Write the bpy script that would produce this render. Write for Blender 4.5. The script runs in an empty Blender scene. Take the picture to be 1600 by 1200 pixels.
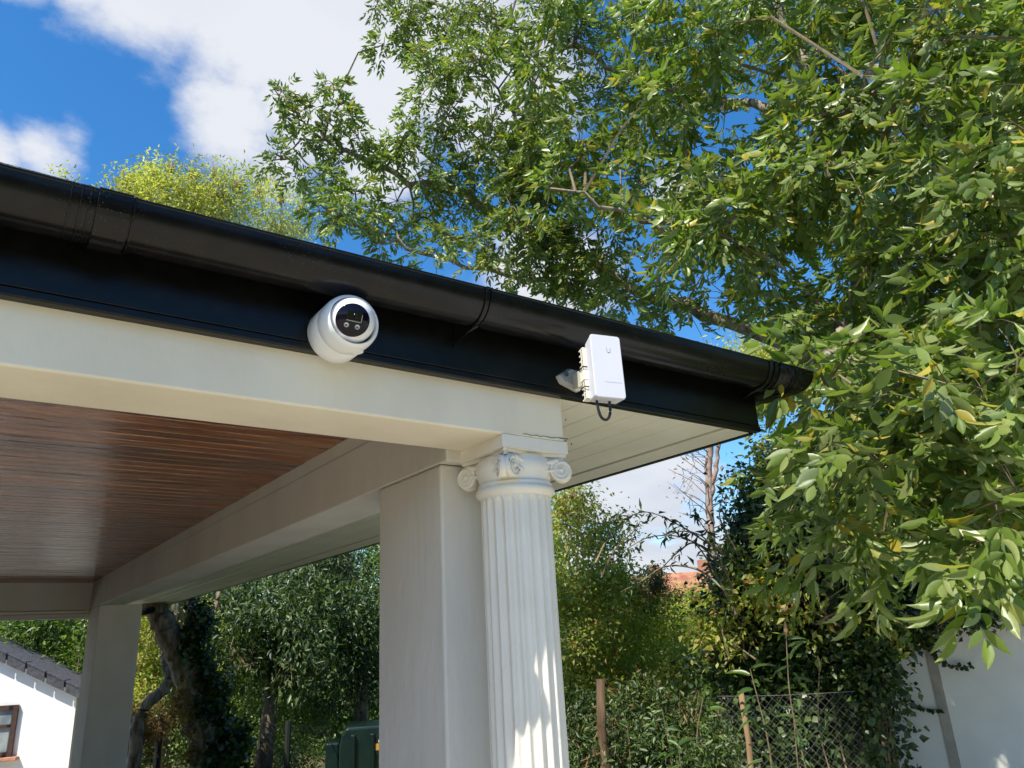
import bpy, math, random
import numpy as np
from mathutils import Vector, Matrix
R = math.radians
rng = np.random.default_rng(7)
random.seed(7)
sc = bpy.context.scene
col = sc.collection

# ------------------------------------------------------------------ camera
# x runs along the front fascia, y away from the viewer, z up; the eye is the origin, 1.7 m above the terrace
YAW, PITCH, ROLL, FPX = 0.9280202, 0.3297850, 0.0557655, 1177.008
cy_, sy_, cp_, sp_ = math.cos(YAW), math.sin(YAW), math.cos(PITCH), math.sin(PITCH)
_F = np.array([cy_*cp_, sy_*cp_, sp_]); _R0 = np.array([sy_, -cy_, 0]); _D0 = np.cross(_F, _R0)
_R = _R0*math.cos(ROLL)+_D0*math.sin(ROLL); _D = -_R0*math.sin(ROLL)+_D0*math.cos(ROLL)
cam = bpy.data.objects.new('camera', bpy.data.cameras.new('camera')); col.objects.link(cam)
cam.data.lens = FPX/1600*36; cam.data.sensor_width = 36; cam.data.clip_start = .05; cam.data.clip_end = 3000
cam.matrix_world = Matrix([[_R[i], -_D[i], -_F[i], 0] for i in range(3)]+[[0, 0, 0, 1]])
sc.camera = cam

def ray(u, v):
    return _R*(u-800)/FPX + _D*(v-600)/FPX + _F
def at(u, v, d):                       # point seen at photo position (u, v), d metres away on the ground plan
    r = ray(u, v); return r*(d/math.hypot(r[0], r[1]))
def onp(u, v, ax, val):
    r = ray(u, v); return r*val/r[ax]

# ------------------------------------------------------------------ sky and sun
SUN_AZ, SUN_EL = R(197.5), R(55)          # azimuth measured from +x towards +y
sdir = Vector((math.cos(SUN_AZ)*math.cos(SUN_EL), math.sin(SUN_AZ)*math.cos(SUN_EL), math.sin(SUN_EL)))
w = bpy.data.worlds.new('World'); sc.world = w; w.use_nodes = True
nt = w.node_tree; nt.nodes.clear()
def N(t, ty, **k):
    n = t.nodes.new(ty)
    for a, b in k.items():
        if a.startswith('i_'): n.inputs[a[2:].replace('_', ' ')].default_value = b
        else: setattr(n, a, b)
    return n
def math_node(t, op, a, b=None, clamp=False):
    n = t.nodes.new('ShaderNodeMath'); n.operation = op; n.use_clamp = clamp
    for i, x in enumerate((a, b)):
        if x is None: continue
        if isinstance(x, (int, float)): n.inputs[i].default_value = x
        else: t.links.new(x, n.inputs[i])
    return n.outputs[0]
sky = N(nt, 'ShaderNodeTexSky', sky_type='NISHITA', sun_disc=False, sun_elevation=SUN_EL,
        sun_rotation=math.pi/2-SUN_AZ, air_density=1.0, dust_density=.3, ozone_density=3.0)
hsv = N(nt, 'ShaderNodeHueSaturation'); hsv.inputs['Saturation'].default_value = 1.32; hsv.inputs['Value'].default_value = 1.45
nt.links.new(sky.outputs[0], hsv.inputs['Color'])
tc = N(nt, 'ShaderNodeTexCoord'); DIR = tc.outputs['Generated']
CLOUDS = [(140, -45, 95, .85), (40, -60, 80, .7), (250, -60, 190, 1.0), (430, -20, 230, 1.1), (560, 130, 150, 1.0), (470, 160, 120, .9), (640, 30, 190, 1), (600, 240, 110, .75),
          (760, 120, 170, .9), (850, 440, 120, .9), (70, 235, 70, .5), (-30, 245, 80, .62), (110, 215, 50, .42), (370, 190, 110, .85), (430, 250, 80, .6),
          (1000, 740, 120, 1.0), (930, 775, 70, .9), (1070, 745, 70, .8), (990, 890, 75, .95), (1080, 850, 45, .8), (900, 870, 90, .8), (1100, 880, 100, .8), (1060, 300, 60, .55)]
acc = None
for (u, v, r, s) in CLOUDS:
    c = ray(u, v); c = c/np.linalg.norm(c)
    vm = N(nt, 'ShaderNodeVectorMath', operation='DISTANCE'); nt.links.new(DIR, vm.inputs[0]); vm.inputs[1].default_value = tuple(c)
    rad = r/math.sqrt(FPX**2+(u-800)**2+(v-600)**2)
    mr = N(nt, 'ShaderNodeMapRange', interpolation_type='SMOOTHERSTEP'); nt.links.new(vm.outputs['Value'], mr.inputs[0])
    mr.inputs[1].default_value = 0; mr.inputs[2].default_value = rad*1.55; mr.inputs[3].default_value = s; mr.inputs[4].default_value = 0
    acc = mr.outputs[0] if acc is None else math_node(nt, 'MAXIMUM', acc, mr.outputs[0])
sep = N(nt, 'ShaderNodeSeparateXYZ'); nt.links.new(DIR, sep.inputs[0])
zz = math_node(nt, 'MAXIMUM', math_node(nt, 'ADD', sep.outputs[2], .22), .05)
div = N(nt, 'ShaderNodeVectorMath', operation='SCALE'); nt.links.new(DIR, div.inputs[0]); nt.links.new(math_node(nt, 'DIVIDE', 1.0, zz), div.inputs['Scale'])
n1 = N(nt, 'ShaderNodeTexNoise', i_Scale=3.4, i_Detail=12.0, i_Roughness=.62); nt.links.new(div.outputs[0], n1.inputs['Vector'])
n2 = N(nt, 'ShaderNodeTexNoise', i_Scale=1.3, i_Detail=5.0, i_Roughness=.5); nt.links.new(div.outputs[0], n2.inputs['Vector'])
# placed banks eroded by noise; beyond the view the noise alone carries the same broken cloud on
d = math_node(nt, 'ADD', math_node(nt, 'MULTIPLY', acc, 1.35), math_node(nt, 'MULTIPLY', math_node(nt, 'SUBTRACT', n1.outputs[0], .5), 2.4))
vd = math_node(nt, 'ADD', math_node(nt, 'MULTIPLY', sep.outputs[0], .6), math_node(nt, 'MULTIPLY', sep.outputs[1], .8))
side = N(nt, 'ShaderNodeMapRange', interpolation_type='SMOOTHSTEP'); nt.links.new(vd, side.inputs[0])
side.inputs[1].default_value = .45; side.inputs[2].default_value = -.15; side.inputs[3].default_value = -.6; side.inputs[4].default_value = .10
back = math_node(nt, 'ADD', side.outputs[0], math_node(nt, 'MULTIPLY', math_node(nt, 'SUBTRACT', n1.outputs[0], .5), 3.2))
d = math_node(nt, 'MAXIMUM', d, back)
mask = N(nt, 'ShaderNodeMapRange', interpolation_type='SMOOTHSTEP'); nt.links.new(d, mask.inputs[0])
mask.inputs[1].default_value = .22; mask.inputs[2].default_value = .92; mask.inputs[3].default_value = 0; mask.inputs[4].default_value = .97
cr = N(nt, 'ShaderNodeValToRGB'); nt.links.new(n2.outputs[0], cr.inputs[0])
cr.color_ramp.elements[0].position = .32; cr.color_ramp.elements[0].color = (4.1, 4.4, 5.0, 1)
cr.color_ramp.elements[1].position = .56; cr.color_ramp.elements[1].color = (5.5, 5.65, 6.0, 1)
mixc = N(nt, 'ShaderNodeMix', data_type='RGBA'); nt.links.new(mask.outputs[0], mixc.inputs[0]); nt.links.new(hsv.outputs[0], mixc.inputs[6]); nt.links.new(cr.outputs[0], mixc.inputs[7])
bg = N(nt, 'ShaderNodeBackground', i_Strength=.1); nt.links.new(mixc.outputs[2], bg.inputs[0])
wo = N(nt, 'ShaderNodeOutputWorld'); nt.links.new(bg.outputs[0], wo.inputs[0])
sl = bpy.data.lights.new('sun', 'SUN'); sl.energy = 5.0; sl.angle = R(.53); sl.color = (1, .94, .82)
so = bpy.data.objects.new('sun', sl); col.objects.link(so); so.rotation_euler = sdir.to_track_quat('Z', 'Y').to_euler()
sc.view_settings.view_transform = 'Standard'; sc.view_settings.look = 'None'; sc.view_settings.exposure = .62; sc.view_settings.gamma = 1
sc.render.engine = 'CYCLES'
sc.cycles.max_bounces = 8; sc.cycles.transparent_max_bounces = 6; sc.cycles.diffuse_bounces = 5

# ------------------------------------------------------------------ materials
M = {}
def mat(name, c1, c2=None, scale=8, rough=.6, bump=0, bscale=60, spec=.5, coat=0, coat_rough=.1, metal=0, stretch=(1, 1, 1), detail=6, lo=.35, hi=.65):
    m = bpy.data.materials.new(name); m.use_nodes = True; t = m.node_tree; p = t.nodes['Principled BSDF']
    p.inputs['Roughness'].default_value = rough; p.inputs['Specular IOR Level'].default_value = spec; p.inputs['Metallic'].default_value = metal
    p.inputs['Coat Weight'].default_value = coat; p.inputs['Coat Roughness'].default_value = coat_rough
    p.inputs['Base Color'].default_value = (*c1, 1)
    geo = N(t, 'ShaderNodeNewGeometry'); mp = N(t, 'ShaderNodeMapping'); mp.inputs['Scale'].default_value = stretch
    t.links.new(geo.outputs['Position'], mp.inputs[0])
    if c2 is not None:
        n = N(t, 'ShaderNodeTexNoise', i_Scale=scale, i_Detail=float(detail)); t.links.new(mp.outputs[0], n.inputs['Vector'])
        r = N(t, 'ShaderNodeValToRGB'); r.color_ramp.elements[0].position = lo; r.color_ramp.elements[1].position = hi
        r.color_ramp.elements[0].color = (*c1, 1); r.color_ramp.elements[1].color = (*c2, 1)
        t.links.new(n.outputs[0], r.inputs[0]); t.links.new(r.outputs[0], p.inputs['Base Color'])
    if bump:
        n = N(t, 'ShaderNodeTexNoise', i_Scale=bscale, i_Detail=5.0); t.links.new(mp.outputs[0], n.inputs['Vector'])
        b = N(t, 'ShaderNodeBump', i_Strength=bump, i_Distance=.01); t.links.new(n.outputs[0], b.inputs['Height']); t.links.new(b.outputs[0], p.inputs['Normal'])
    M[name] = m; return m
mat('masonry_paint_shaded', (.60, .575, .52), (.68, .655, .60), 2.2, .72, .35, 16, .3, stretch=(1.6, 1.6, .7), lo=.28, hi=.62)  # same white paint, with the veranda shade put into a darker colour
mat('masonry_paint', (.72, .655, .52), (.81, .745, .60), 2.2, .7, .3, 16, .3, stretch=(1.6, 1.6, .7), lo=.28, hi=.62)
mat('column_paint', (.76, .72, .63), (.81, .775, .69), 6, .6, .12, 60, .3)
mat('soffit_paint', (.66, .635, .52), (.72, .70, .585), 4, .5, .1, 50, .4)
mat('black_gloss', (.003, .003, .003), (.006, .006, .006), 30, .28, .06, 18, .3)
mat('black_gutter', (.004, .004, .004), (.009, .0085, .008), 16, .24, .05, 22, .27)
mat('dark_gap', (.01, .01, .01), None, rough=.9)
mat('slate', (.035, .038, .045), (.085, .085, .095), 22, .75, .5, 70)
mat('roof_felt', (.10, .10, .09), (.24, .24, .22), 60, .9, .8, 120)
mat('plastic_white', (.80, .80, .80), (.84, .84, .84), 5, .3, 0)
mat('plastic_loco', (.58, .58, .64), (.60, .60, .66), 5, .42, 0)
mat('plastic_cream', (.70, .66, .54), (.74, .70, .60), 20, .5, 0)
mat('bracket_grey', (.30, .30, .28), (.42, .42, .39), 20, .4, 0)
mat('face_black', (.004, .003, .010), None, rough=.12, spec=.25)
mat('lens_black', (.002, .002, .003), None, rough=.1, spec=.45)
mat('led_glass', (.45, .45, .50), None, rough=.15, metal=.7)
mat('cable_black', (.012, .012, .012), None, rough=.35)
mat('logo_grey', (.33, .33, .38), None, rough=.4)
mat('logo_white', (.7, .7, .7), None, rough=.4)
mat('bark', (.10, .075, .05), (.26, .21, .15), 14, .85, .9, 40, .2, stretch=(1, 1, .35))
mat('bark_pale', (.10, .08, .055), (.36, .31, .23), 17, .85, .8, 35, .2, stretch=(1, 1, .4))
mat('bark_pink', (.24, .16, .12), (.42, .32, .26), 9, .85, .6, 30, .2)
mat('stake_wood', (.20, .125, .065), (.36, .25, .14), 20, .8, .4, 60, .2, stretch=(1, 1, .12))
mat('post_wood', (.045, .03, .02), (.17, .11, .07), 18, .85, .6, 50, .2, stretch=(1, 1, .12))
mat('twig', (.12, .085, .05), (.22, .17, .09), 30, .7)
mat('twig_yellow', (.34, .27, .11), (.44, .36, .17), 30, .6)
mat('render_white', (.80, .80, .78), (.86, .86, .84), 2.5, .8, .25, 9, .2)
mat('render_grey', (.80, .78, .69), (.87, .855, .77), 2.6, .75, .2, 12, .2)
mat('batten', (.36, .33, .27), (.44, .40, .33), 12, .7, .2, 40)
mat('brown_frame', (.045, .022, .018), (.08, .04, .03), 20, .5)
mat('glass', (.16, .20, .22), (.40, .44, .42), 2.5, .08, 0, spec=.8)
mat('tank_green', (.003, .012, .010), (.006, .020, .016), 6, .35, .1, 30)
mat('label_orange', (.55, .27, .04), None, rough=.5)
mat('label_black', (.01, .01, .01), None, rough=.5)
mat('roof_tile', (.26, .10, .055), (.44, .20, .11), 1.4, .85, .5, 30)
mat('brick', (.36, .15, .09), (.48, .24, .15), 20, .85)
mat('wire', (.12, .12, .12), (.24, .23, .21), 30, .55, metal=.5)
mat('wire_dark', (.02, .025, .022), None, rough=.5)
mat('bracken', (.16, .085, .04), (.30, .17, .09), 14, .9, .6, 40)
mat('paving', (.44, .40, .31), (.54, .49, .39), 3, .85, .3, 30, .2)
mat('concrete', (.50, .49, .46), (.62, .61, .57), 3, .85, .2)
mat('absorber_brown', (.07, .045, .03), (.13, .09, .06), 4, .5, .1)
mat('lawn', (.07, .10, .02), (.11, .135, .03), 3, .9, .6, 60, .2)
mat('earth', (.06, .07, .03), (.12, .10, .05), 2, .95, .6, 20, .1)
mat('seed_head', (.16, .10, .05), (.28, .20, .08), 40, .9)

def wood_mat():
    m = bpy.data.materials.new('varnished_pine'); m.use_nodes = True; t = m.node_tree; p = t.nodes['Principled BSDF']
    geo = N(t, 'ShaderNodeNewGeometry'); oi = N(t, 'ShaderNodeObjectInfo')
    ad = N(t, 'ShaderNodeVectorMath', operation='ADD'); cmb = N(t, 'ShaderNodeCombineXYZ')
    t.links.new(math_node(t, 'MULTIPLY', oi.outputs['Random'], 37.0), cmb.inputs[0]); t.links.new(geo.outputs['Position'], ad.inputs[0]); t.links.new(cmb.outputs[0], ad.inputs[1])
    mp = N(t, 'ShaderNodeMapping'); mp.inputs['Scale'].default_value = (1.0, 14, 14); t.links.new(ad.outputs[0], mp.inputs[0])
    n = N(t, 'ShaderNodeTexNoise', i_Scale=3.0, i_Detail=7.0, i_Roughness=.6, i_Distortion=.6); t.links.new(mp.outputs[0], n.inputs['Vector'])
    r = N(t, 'ShaderNodeValToRGB'); e = r.color_ramp.elements
    e[0].position = .30; e[0].color = (.07, .017, .004, 1); e[1].position = .72; e[1].color = (.46, .185, .04, 1)
    x = e.new(.48); x.color = (.24, .072, .015, 1)
    t.links.new(n.outputs[0], r.inputs[0])
    # knots
    mk = N(t, 'ShaderNodeMapping'); mk.inputs['Scale'].default_value = (1.6, 6, 6); t.links.new(ad.outputs[0], mk.inputs[0])
    vo = N(t, 'ShaderNodeTexVoronoi', i_Scale=1.6); t.links.new(mk.outputs[0], vo.inputs['Vector'])
    kr = N(t, 'ShaderNodeMapRange'); t.links.new(vo.outputs['Distance'], kr.inputs[0]); kr.inputs[1].default_value = .03; kr.inputs[2].default_value = .11; kr.inputs[3].default_value = .3; kr.inputs[4].default_value = 1
    mx = N(t, 'ShaderNodeMix', data_type='RGBA', blend_type='MULTIPLY'); mx.inputs[0].default_value = 1
    t.links.new(r.outputs[0], mx.inputs[6]); t.links.new(kr.outputs[0], mx.inputs[7])
    br = N(t, 'ShaderNodeMapRange'); t.links.new(oi.outputs['Random'], br.inputs[0]); br.inputs[3].default_value = .72; br.inputs[4].default_value = 1.25
    mx2 = N(t, 'ShaderNodeMix', data_type='RGBA', blend_type='MULTIPLY'); mx2.inputs[0].default_value = 1
    t.links.new(mx.outputs[2], mx2.inputs[6]); t.links.new(br.outputs[0], mx2.inputs[7]); t.links.new(mx2.outputs[2], p.inputs['Base Color'])
    p.inputs['Roughness'].default_value = .45; p.inputs['Specular IOR Level'].default_value = .15; p.inputs['Coat Weight'].default_value = 1; p.inputs['Coat Roughness'].default_value = .06; p.inputs['Coat IOR'].default_value = 1.75
    m3 = N(t, 'ShaderNodeMapping'); m3.inputs['Scale'].default_value = (1.0, 5, 5); t.links.new(ad.outputs[0], m3.inputs[0])
    nb = N(t, 'ShaderNodeTexNoise', i_Scale=3.2, i_Detail=7.0, i_Roughness=.62); t.links.new(m3.outputs[0], nb.inputs['Vector'])
    b = N(t, 'ShaderNodeBump', i_Strength=.7, i_Distance=.02); t.links.new(nb.outputs[0], b.inputs['Height']); t.links.new(b.outputs[0], p.inputs['Normal']); t.links.new(b.outputs[0], p.inputs['Coat Normal'])
    M['pine'] = m
wood_mat()

def leaf_mat(name, c_dark, c_mid, c_light, rough=.38, trans=.34, obj=False, spec=.5, rare=None, gl=.10):
    m = bpy.data.materials.new(name); m.use_nodes = True; t = m.node_tree; p = t.nodes['Principled BSDF']; out = t.nodes['Material Output']
    geo = N(t, 'ShaderNodeNewGeometry'); rnd = geo.outputs['Random Per Island']
    if obj: rnd = N(t, 'ShaderNodeObjectInfo').outputs['Random']
    r = N(t, 'ShaderNodeValToRGB'); e = r.color_ramp.elements
    e[0].position = 0; e[0].color = (*c_dark, 1); e[1].position = .93 if rare else 1; e[1].color = (*c_light, 1)
    x = e.new(.5); x.color = (*c_mid, 1)
    if rare: y = e.new(.97); y.color = (*rare, 1)
    t.links.new(rnd, r.inputs[0])
    n = N(t, 'ShaderNodeTexNoise', i_Scale=1.1, i_Detail=3.0); t.links.new(geo.outputs['Position'], n.inputs['Vector'])
    mr = N(t, 'ShaderNodeMapRange'); t.links.new(n.outputs[0], mr.inputs[0]); mr.inputs[1].default_value = .35; mr.inputs[2].default_value = .65; mr.inputs[3].default_value = .78; mr.inputs[4].default_value = 1.22
    mx = N(t, 'ShaderNodeMix', data_type='RGBA', blend_type='MULTIPLY'); mx.inputs[0].default_value = 1
    t.links.new(r.outputs[0], mx.inputs[6]); t.links.new(mr.outputs[0], mx.inputs[7])
    t.links.new(mx.outputs[2], p.inputs['Base Color'])
    p.inputs['Roughness'].default_value = rough; p.inputs['Specular IOR Level'].default_value = spec
    tl = N(t, 'ShaderNodeBsdfTranslucent'); ml = N(t, 'ShaderNodeMix', data_type='RGBA', blend_type='MULTIPLY'); ml.inputs[0].default_value = 1
    ml.inputs[7].default_value = (1.55, 1.8, .6, 1); t.links.new(mx.outputs[2], ml.inputs[6]); t.links.new(ml.outputs[2], tl.inputs[0])
    ms = N(t, 'ShaderNodeMixShader'); ms.inputs[0].default_value = trans
    t.links.new(p.outputs[0], ms.inputs[1]); t.links.new(tl.outputs[0], ms.inputs[2]); t.links.new(ms.outputs[0], out.inputs[0])
    M[name] = m
ASH = ((.095, .150, .026), (.165, .225, .045), (.255, .29, .11))
leaf_mat('leaf_ash', *ASH, rare=(.42, .34, .05))
leaf_mat('leaf_ash_single', *ASH, obj=True, rare=(.36, .32, .06))
leaf_mat('leaf_yellow', (.24, .26, .07), (.36, .35, .10), (.46, .42, .15), rough=.5, trans=.5)
leaf_mat('leaf_shrub', (.14, .19, .035), (.29, .31, .06), (.46, .40, .11), rough=.5, trans=.5, rare=(.34, .12, .03))
leaf_mat('leaf_ivy', (.020, .040, .009), (.040, .072, .015), (.09, .14, .03), rough=.42, trans=.15)
leaf_mat('leaf_dark', (.022, .042, .012), (.048, .082, .020), (.11, .155, .04), rough=.46, trans=.25)
leaf_mat('leaf_green', (.055, .10, .018), (.11, .17, .032), (.21, .275, .06), rough=.4)
leaf_mat('leaf_bramble', (.045, .08, .018), (.085, .13, .03), (.16, .21, .055), rough=.45)
leaf_mat('leaf_rust', (.14, .07, .03), (.22, .13, .05), (.20, .17, .06), rough=.6)
leaf_mat('leaf_bright', (.17, .21, .035), (.32, .34, .07), (.46, .43, .12), rough=.5, trans=.55)

def specks(name, c, dens=.09, scale=160):
    t = M[name].node_tree; p = t.nodes['Principled BSDF']; geo = N(t, 'ShaderNodeNewGeometry'); vo = N(t, 'ShaderNodeTexVoronoi', i_Scale=float(scale)); t.links.new(geo.outputs['Position'], vo.inputs['Vector'])
    n = N(t, 'ShaderNodeTexNoise', i_Scale=3.0, i_Detail=4.0); t.links.new(geo.outputs['Position'], n.inputs['Vector'])
    lim = math_node(t, 'MULTIPLY', math_node(t, 'SUBTRACT', n.outputs[0], .38, True), dens*6)
    f = math_node(t, 'LESS_THAN', vo.outputs['Distance'], lim); mx = N(t, 'ShaderNodeMix', data_type='RGBA'); t.links.new(math_node(t, 'MULTIPLY', f, .7), mx.inputs[0])
    old = p.inputs['Base Color'].links[0].from_socket; t.links.new(old, mx.inputs[6]); mx.inputs[7].default_value = (*c, 1); t.links.new(mx.outputs[2], p.inputs['Base Color'])
specks('black_gutter', (.13, .12, .10), .10, 120); specks('black_gloss', (.06, .06, .055), .06, 90); specks('column_paint', (.30, .28, .22), .03, 45)

# ------------------------------------------------------------------ mesh helpers
ROOTLOC = {}
def tag(o, label=None, cat=None, group=None, kind=None):
    for k, v in (('label', label), ('category', cat), ('group', group), ('kind', kind)):
        if v: o[k] = v
    return o
def thing(name, loc, label, cat, group=None):
    o = bpy.data.objects.new(name, None); o.empty_display_size = .1; col.objects.link(o); o.location = tuple(loc); ROOTLOC[o.name] = np.array(loc, float)
    return tag(o, label, cat, group)
def link_mesh(name, me, m, parent=None, smooth=False):
    if m: me.materials.append(m)
    if smooth: me.polygons.foreach_set('use_smooth', [True]*len(me.polygons))
    o = bpy.data.objects.new(name, me); col.objects.link(o)
    if parent is not None: o.parent = parent; ROOTLOC[o.name] = ROOTLOC[parent.name]
    return o
class MB:
    def __init__(s): s.v = []; s.f = []
    def add(s, vs, fs):
        b = len(s.v); s.v += [tuple(map(float, x)) for x in vs]; s.f += [tuple(b+i for i in f) for f in fs]; return s
    def box(s, a, b):
        (x0, y0, z0), (x1, y1, z1) = a, b
        return s.add([(x0, y0, z0), (x1, y0, z0), (x1, y1, z0), (x0, y1, z0), (x0, y0, z1), (x1, y0, z1), (x1, y1, z1), (x0, y1, z1)],
                     [(0, 3, 2, 1), (4, 5, 6, 7), (0, 1, 5, 4), (1, 2, 6, 5), (2, 3, 7, 6), (3, 0, 4, 7)])
    def obox(s, c, X, Y, Z):              # centre and half-axes
        c, X, Y, Z = map(lambda q: np.array(q, float), (c, X, Y, Z))
        vs = [c+i*X+j*Y+k*Z for k in (-1, 1) for (i, j) in ((-1, -1), (1, -1), (1, 1), (-1, 1))]
        return s.add(vs, [(0, 3, 2, 1), (4, 5, 6, 7), (0, 1, 5, 4), (1, 2, 6, 5), (2, 3, 7, 6), (3, 0, 4, 7)])
    def tube(s, pts, rad, n=8, cap=True):
        pts = [np.array(p, float) for p in pts]
        if not hasattr(rad, '__len__'): rad = [rad]*len(pts)
        up = np.array([.13, .21, .97]); rings = []
        for i, p in enumerate(pts):
            t = pts[min(i+1, len(pts)-1)]-pts[max(i-1, 0)]; t = t/(np.linalg.norm(t)+1e-9)
            a = np.cross(t, up)
            if np.linalg.norm(a) < .2: a = np.cross(t, (1, 0, 0))
            a /= np.linalg.norm(a); b = np.cross(t, a)
            rings.append([p+rad[i]*(a*math.cos(2*math.pi*k/n)+b*math.sin(2*math.pi*k/n)) for k in range(n)])
        vs = [q for r in rings for q in r]; fs = []
        for i in range(len(pts)-1):
            for k in range(n): fs.append((i*n+k, i*n+(k+1) % n, (i+1)*n+(k+1) % n, (i+1)*n+k))
        if cap: fs += [tuple(range(n-1, -1, -1)), tuple((len(pts)-1)*n+k for k in range(n))]
        return s.add(vs, fs)
    def lathe(s, c, axis, prof, n=32, closed=True):     # prof: (distance along axis, radius)
        c = np.array(c, float); t = np.array(axis, float); t /= np.linalg.norm(t)
        a = np.cross(t, (0, 0, 1.)) if abs(t[2]) < .9 else np.cross(t, (1., 0, 0)); a /= np.linalg.norm(a); b = np.cross(t, a)
        vs = [c+t*h+r*(a*math.cos(2*math.pi*k/n)+b*math.sin(2*math.pi*k/n)) for h, r in prof for k in range(n)]
        fs = [(i*n+k, i*n+(k+1) % n, (i+1)*n+(k+1) % n, (i+1)*n+k) for i in range(len(prof)-1) for k in range(n)]
        if closed: fs += [tuple(range(n-1, -1, -1)), tuple((len(prof)-1)*n+k for k in range(n))]
        return s.add(vs, fs)
    def build(s, name, m, parent=None, smooth=False, bevel=0, seg=2, auto=None):
        off = ROOTLOC[parent.name] if parent is not None else np.zeros(3)
        me = bpy.data.meshes.new(name); me.from_pydata([tuple(np.array(v)-off) for v in s.v], [], s.f); me.update()
        o = link_mesh(name, me, M[m], parent, smooth)
        if bevel:
            b = o.modifiers.new('bevel', 'BEVEL'); b.width = bevel; b.segments = seg; b.limit_method = 'ANGLE'; b.angle_limit = R(40)
        if auto: me.set_sharp_from_angle(angle=R(auto))
        return o

# ------------------------------------------------------------------ foliage helpers (numpy, joined meshes)
T_FULL = (np.array([(0, 0, 0), (.35, 0, -.05), (.35, .5, .03), (.35, -.5, .03), (.72, 0, -.10), (.72, .34, -.04), (.72, -.34, -.04), (1, 0, -.22)]),
          [(0, 1, 2), (0, 3, 1), (1, 4, 5, 2), (3, 6, 4, 1), (4, 7, 5), (6, 7, 4)])
def fine_leaf():
    xs = [.14, .32, .52, .72, .88]; ws = [.27, .46, .50, .37, .17]; v = [(0, 0, 0)]; f = []
    for x, w_ in zip(xs, ws):
        z = -.20*x*x; v += [(x, 0, z-.035), (x, w_, z+.02), (x, -w_, z+.02)]
    v.append((1.04, 0, -.24)); n = len(xs); f += [(0, 1, 2), (0, 3, 1)]
    for i in range(n-1): a = 1+3*i; f += [(a, a+3, a+4, a+1), (a, a+2, a+5, a+3)]
    a = 1+3*(n-1); f += [(a, len(v)-1, a+1), (a, a+2, len(v)-1)]
    return np.array(v), f
T_FINE = fine_leaf()
T_SIMPLE = (np.array([(0, 0, 0), (.45, .5, .05), (1, 0, -.12), (.45, -.5, .05)]), [(0, 2, 1), (0, 3, 2)])
def norm(a): return a/(np.linalg.norm(a, axis=-1, keepdims=True)+1e-9)
class Leaves:
    def __init__(s): s.P = []; s.D = []; s.N = []; s.L = []; s.W = []
    def add(s, P, D, Nn, L, W):
        s.P.append(P); s.D.append(D); s.N.append(Nn); s.L.append(L); s.W.append(W)
    def arrays(s):
        P = np.concatenate(s.P); D = norm(np.concatenate(s.D)); Nn = np.concatenate(s.N); L = np.concatenate(s.L); W = np.concatenate(s.W)
        S = norm(np.cross(Nn, D)); Nn = np.cross(D, S)
        return P, D, S, Nn, L, W
    def build(s, name, m, parent, templ=T_SIMPLE, stuff=True, keep=None):
        P, D, S, Nn, L, W = s.arrays()
        if keep is not None: P, D, S, Nn, L, W = (q[keep] for q in (P, D, S, Nn, L, W))
        tv, tf = templ; n = len(P); k = len(tv)
        cu = rng.uniform(.1, 2.6, n)[:, None, None]
        V = P[:, None]+L[:, None, None]*(tv[None, :, 0:1]*D[:, None]+cu*tv[None, :, 2:3]*Nn[:, None])+W[:, None, None]*tv[None, :, 1:2]*S[:, None]
        V = (V-ROOTLOC[parent.name]).reshape(-1, 3)
        me = bpy.data.meshes.new(name); me.vertices.add(n*k); me.vertices.foreach_set('co', V.astype(np.float32).ravel())
        sizes = np.array([len(f) for f in tf]); flat = np.array([i for f in tf for i in f])
        loops = (flat[None]+(np.arange(n)*k)[:, None]).ravel(); tot = np.tile(sizes, n); start = np.concatenate([[0], np.cumsum(tot)[:-1]])
        me.loops.add(len(loops)); me.loops.foreach_set('vertex_index', loops.astype(np.int32))
        me.polygons.add(len(tot)); me.polygons.foreach_set('loop_start', start.astype(np.int32)); me.polygons.foreach_set('loop_total', tot.astype(np.int32))
        me.update(calc_edges=True)
        o = link_mesh(name, me, M[m], parent, smooth=(k > 4))
        if stuff: o['kind'] = 'stuff'
        return o
def rand_dirs(n, up=0.0):
    v = rng.normal(size=(n, 3)); v[:, 2] += up; return norm(v)
def compound(lv, P, D, size=.25, leaflet=.09, pairs=3, wr=.37, droop=.38):
    """ash-like leaves: a drooping rachis with opposite leaflets and one at the tip"""
    n = len(P); up = np.tile([0, 0, 1.], (n, 1)); D = norm(D)
    S = norm(np.cross(up, D)); sz = size*rng.uniform(.7, 1.2, n)[:, None]
    tlt = rng.uniform(-.5, .5, n)[:, None]; S = norm(S+tlt*up)
    ts = list(np.linspace(.38, .88, pairs))
    def pos(t): return P+sz*(D*t*(1-.18*t)-up*droop*t*t*.75)
    for t in ts+[1.0]:
        p = pos(t); tan = norm(pos(t)-pos(t-.1))
        for sg in ((-1, 1) if t < 1 else (0,)):
            d = norm(tan*(.75 if sg else 1)+S*sg*.85*rng.uniform(.8, 1.2, n)[:, None]-up*rng.uniform(-.05, .6, n)[:, None]+rng.normal(size=(n, 3))*.12)
            nn = norm(np.cross(tan, S)*-1+up*.6+S*sg*.35+rng.normal(size=(n, 3))*.22)
            L = leaflet*rng.uniform(.75, 1.2, n)*(1 if t > .5 else .85)
            lv.add(p, d, nn, L, L*wr*rng.uniform(.85, 1.15, n))
    return pos
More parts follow.
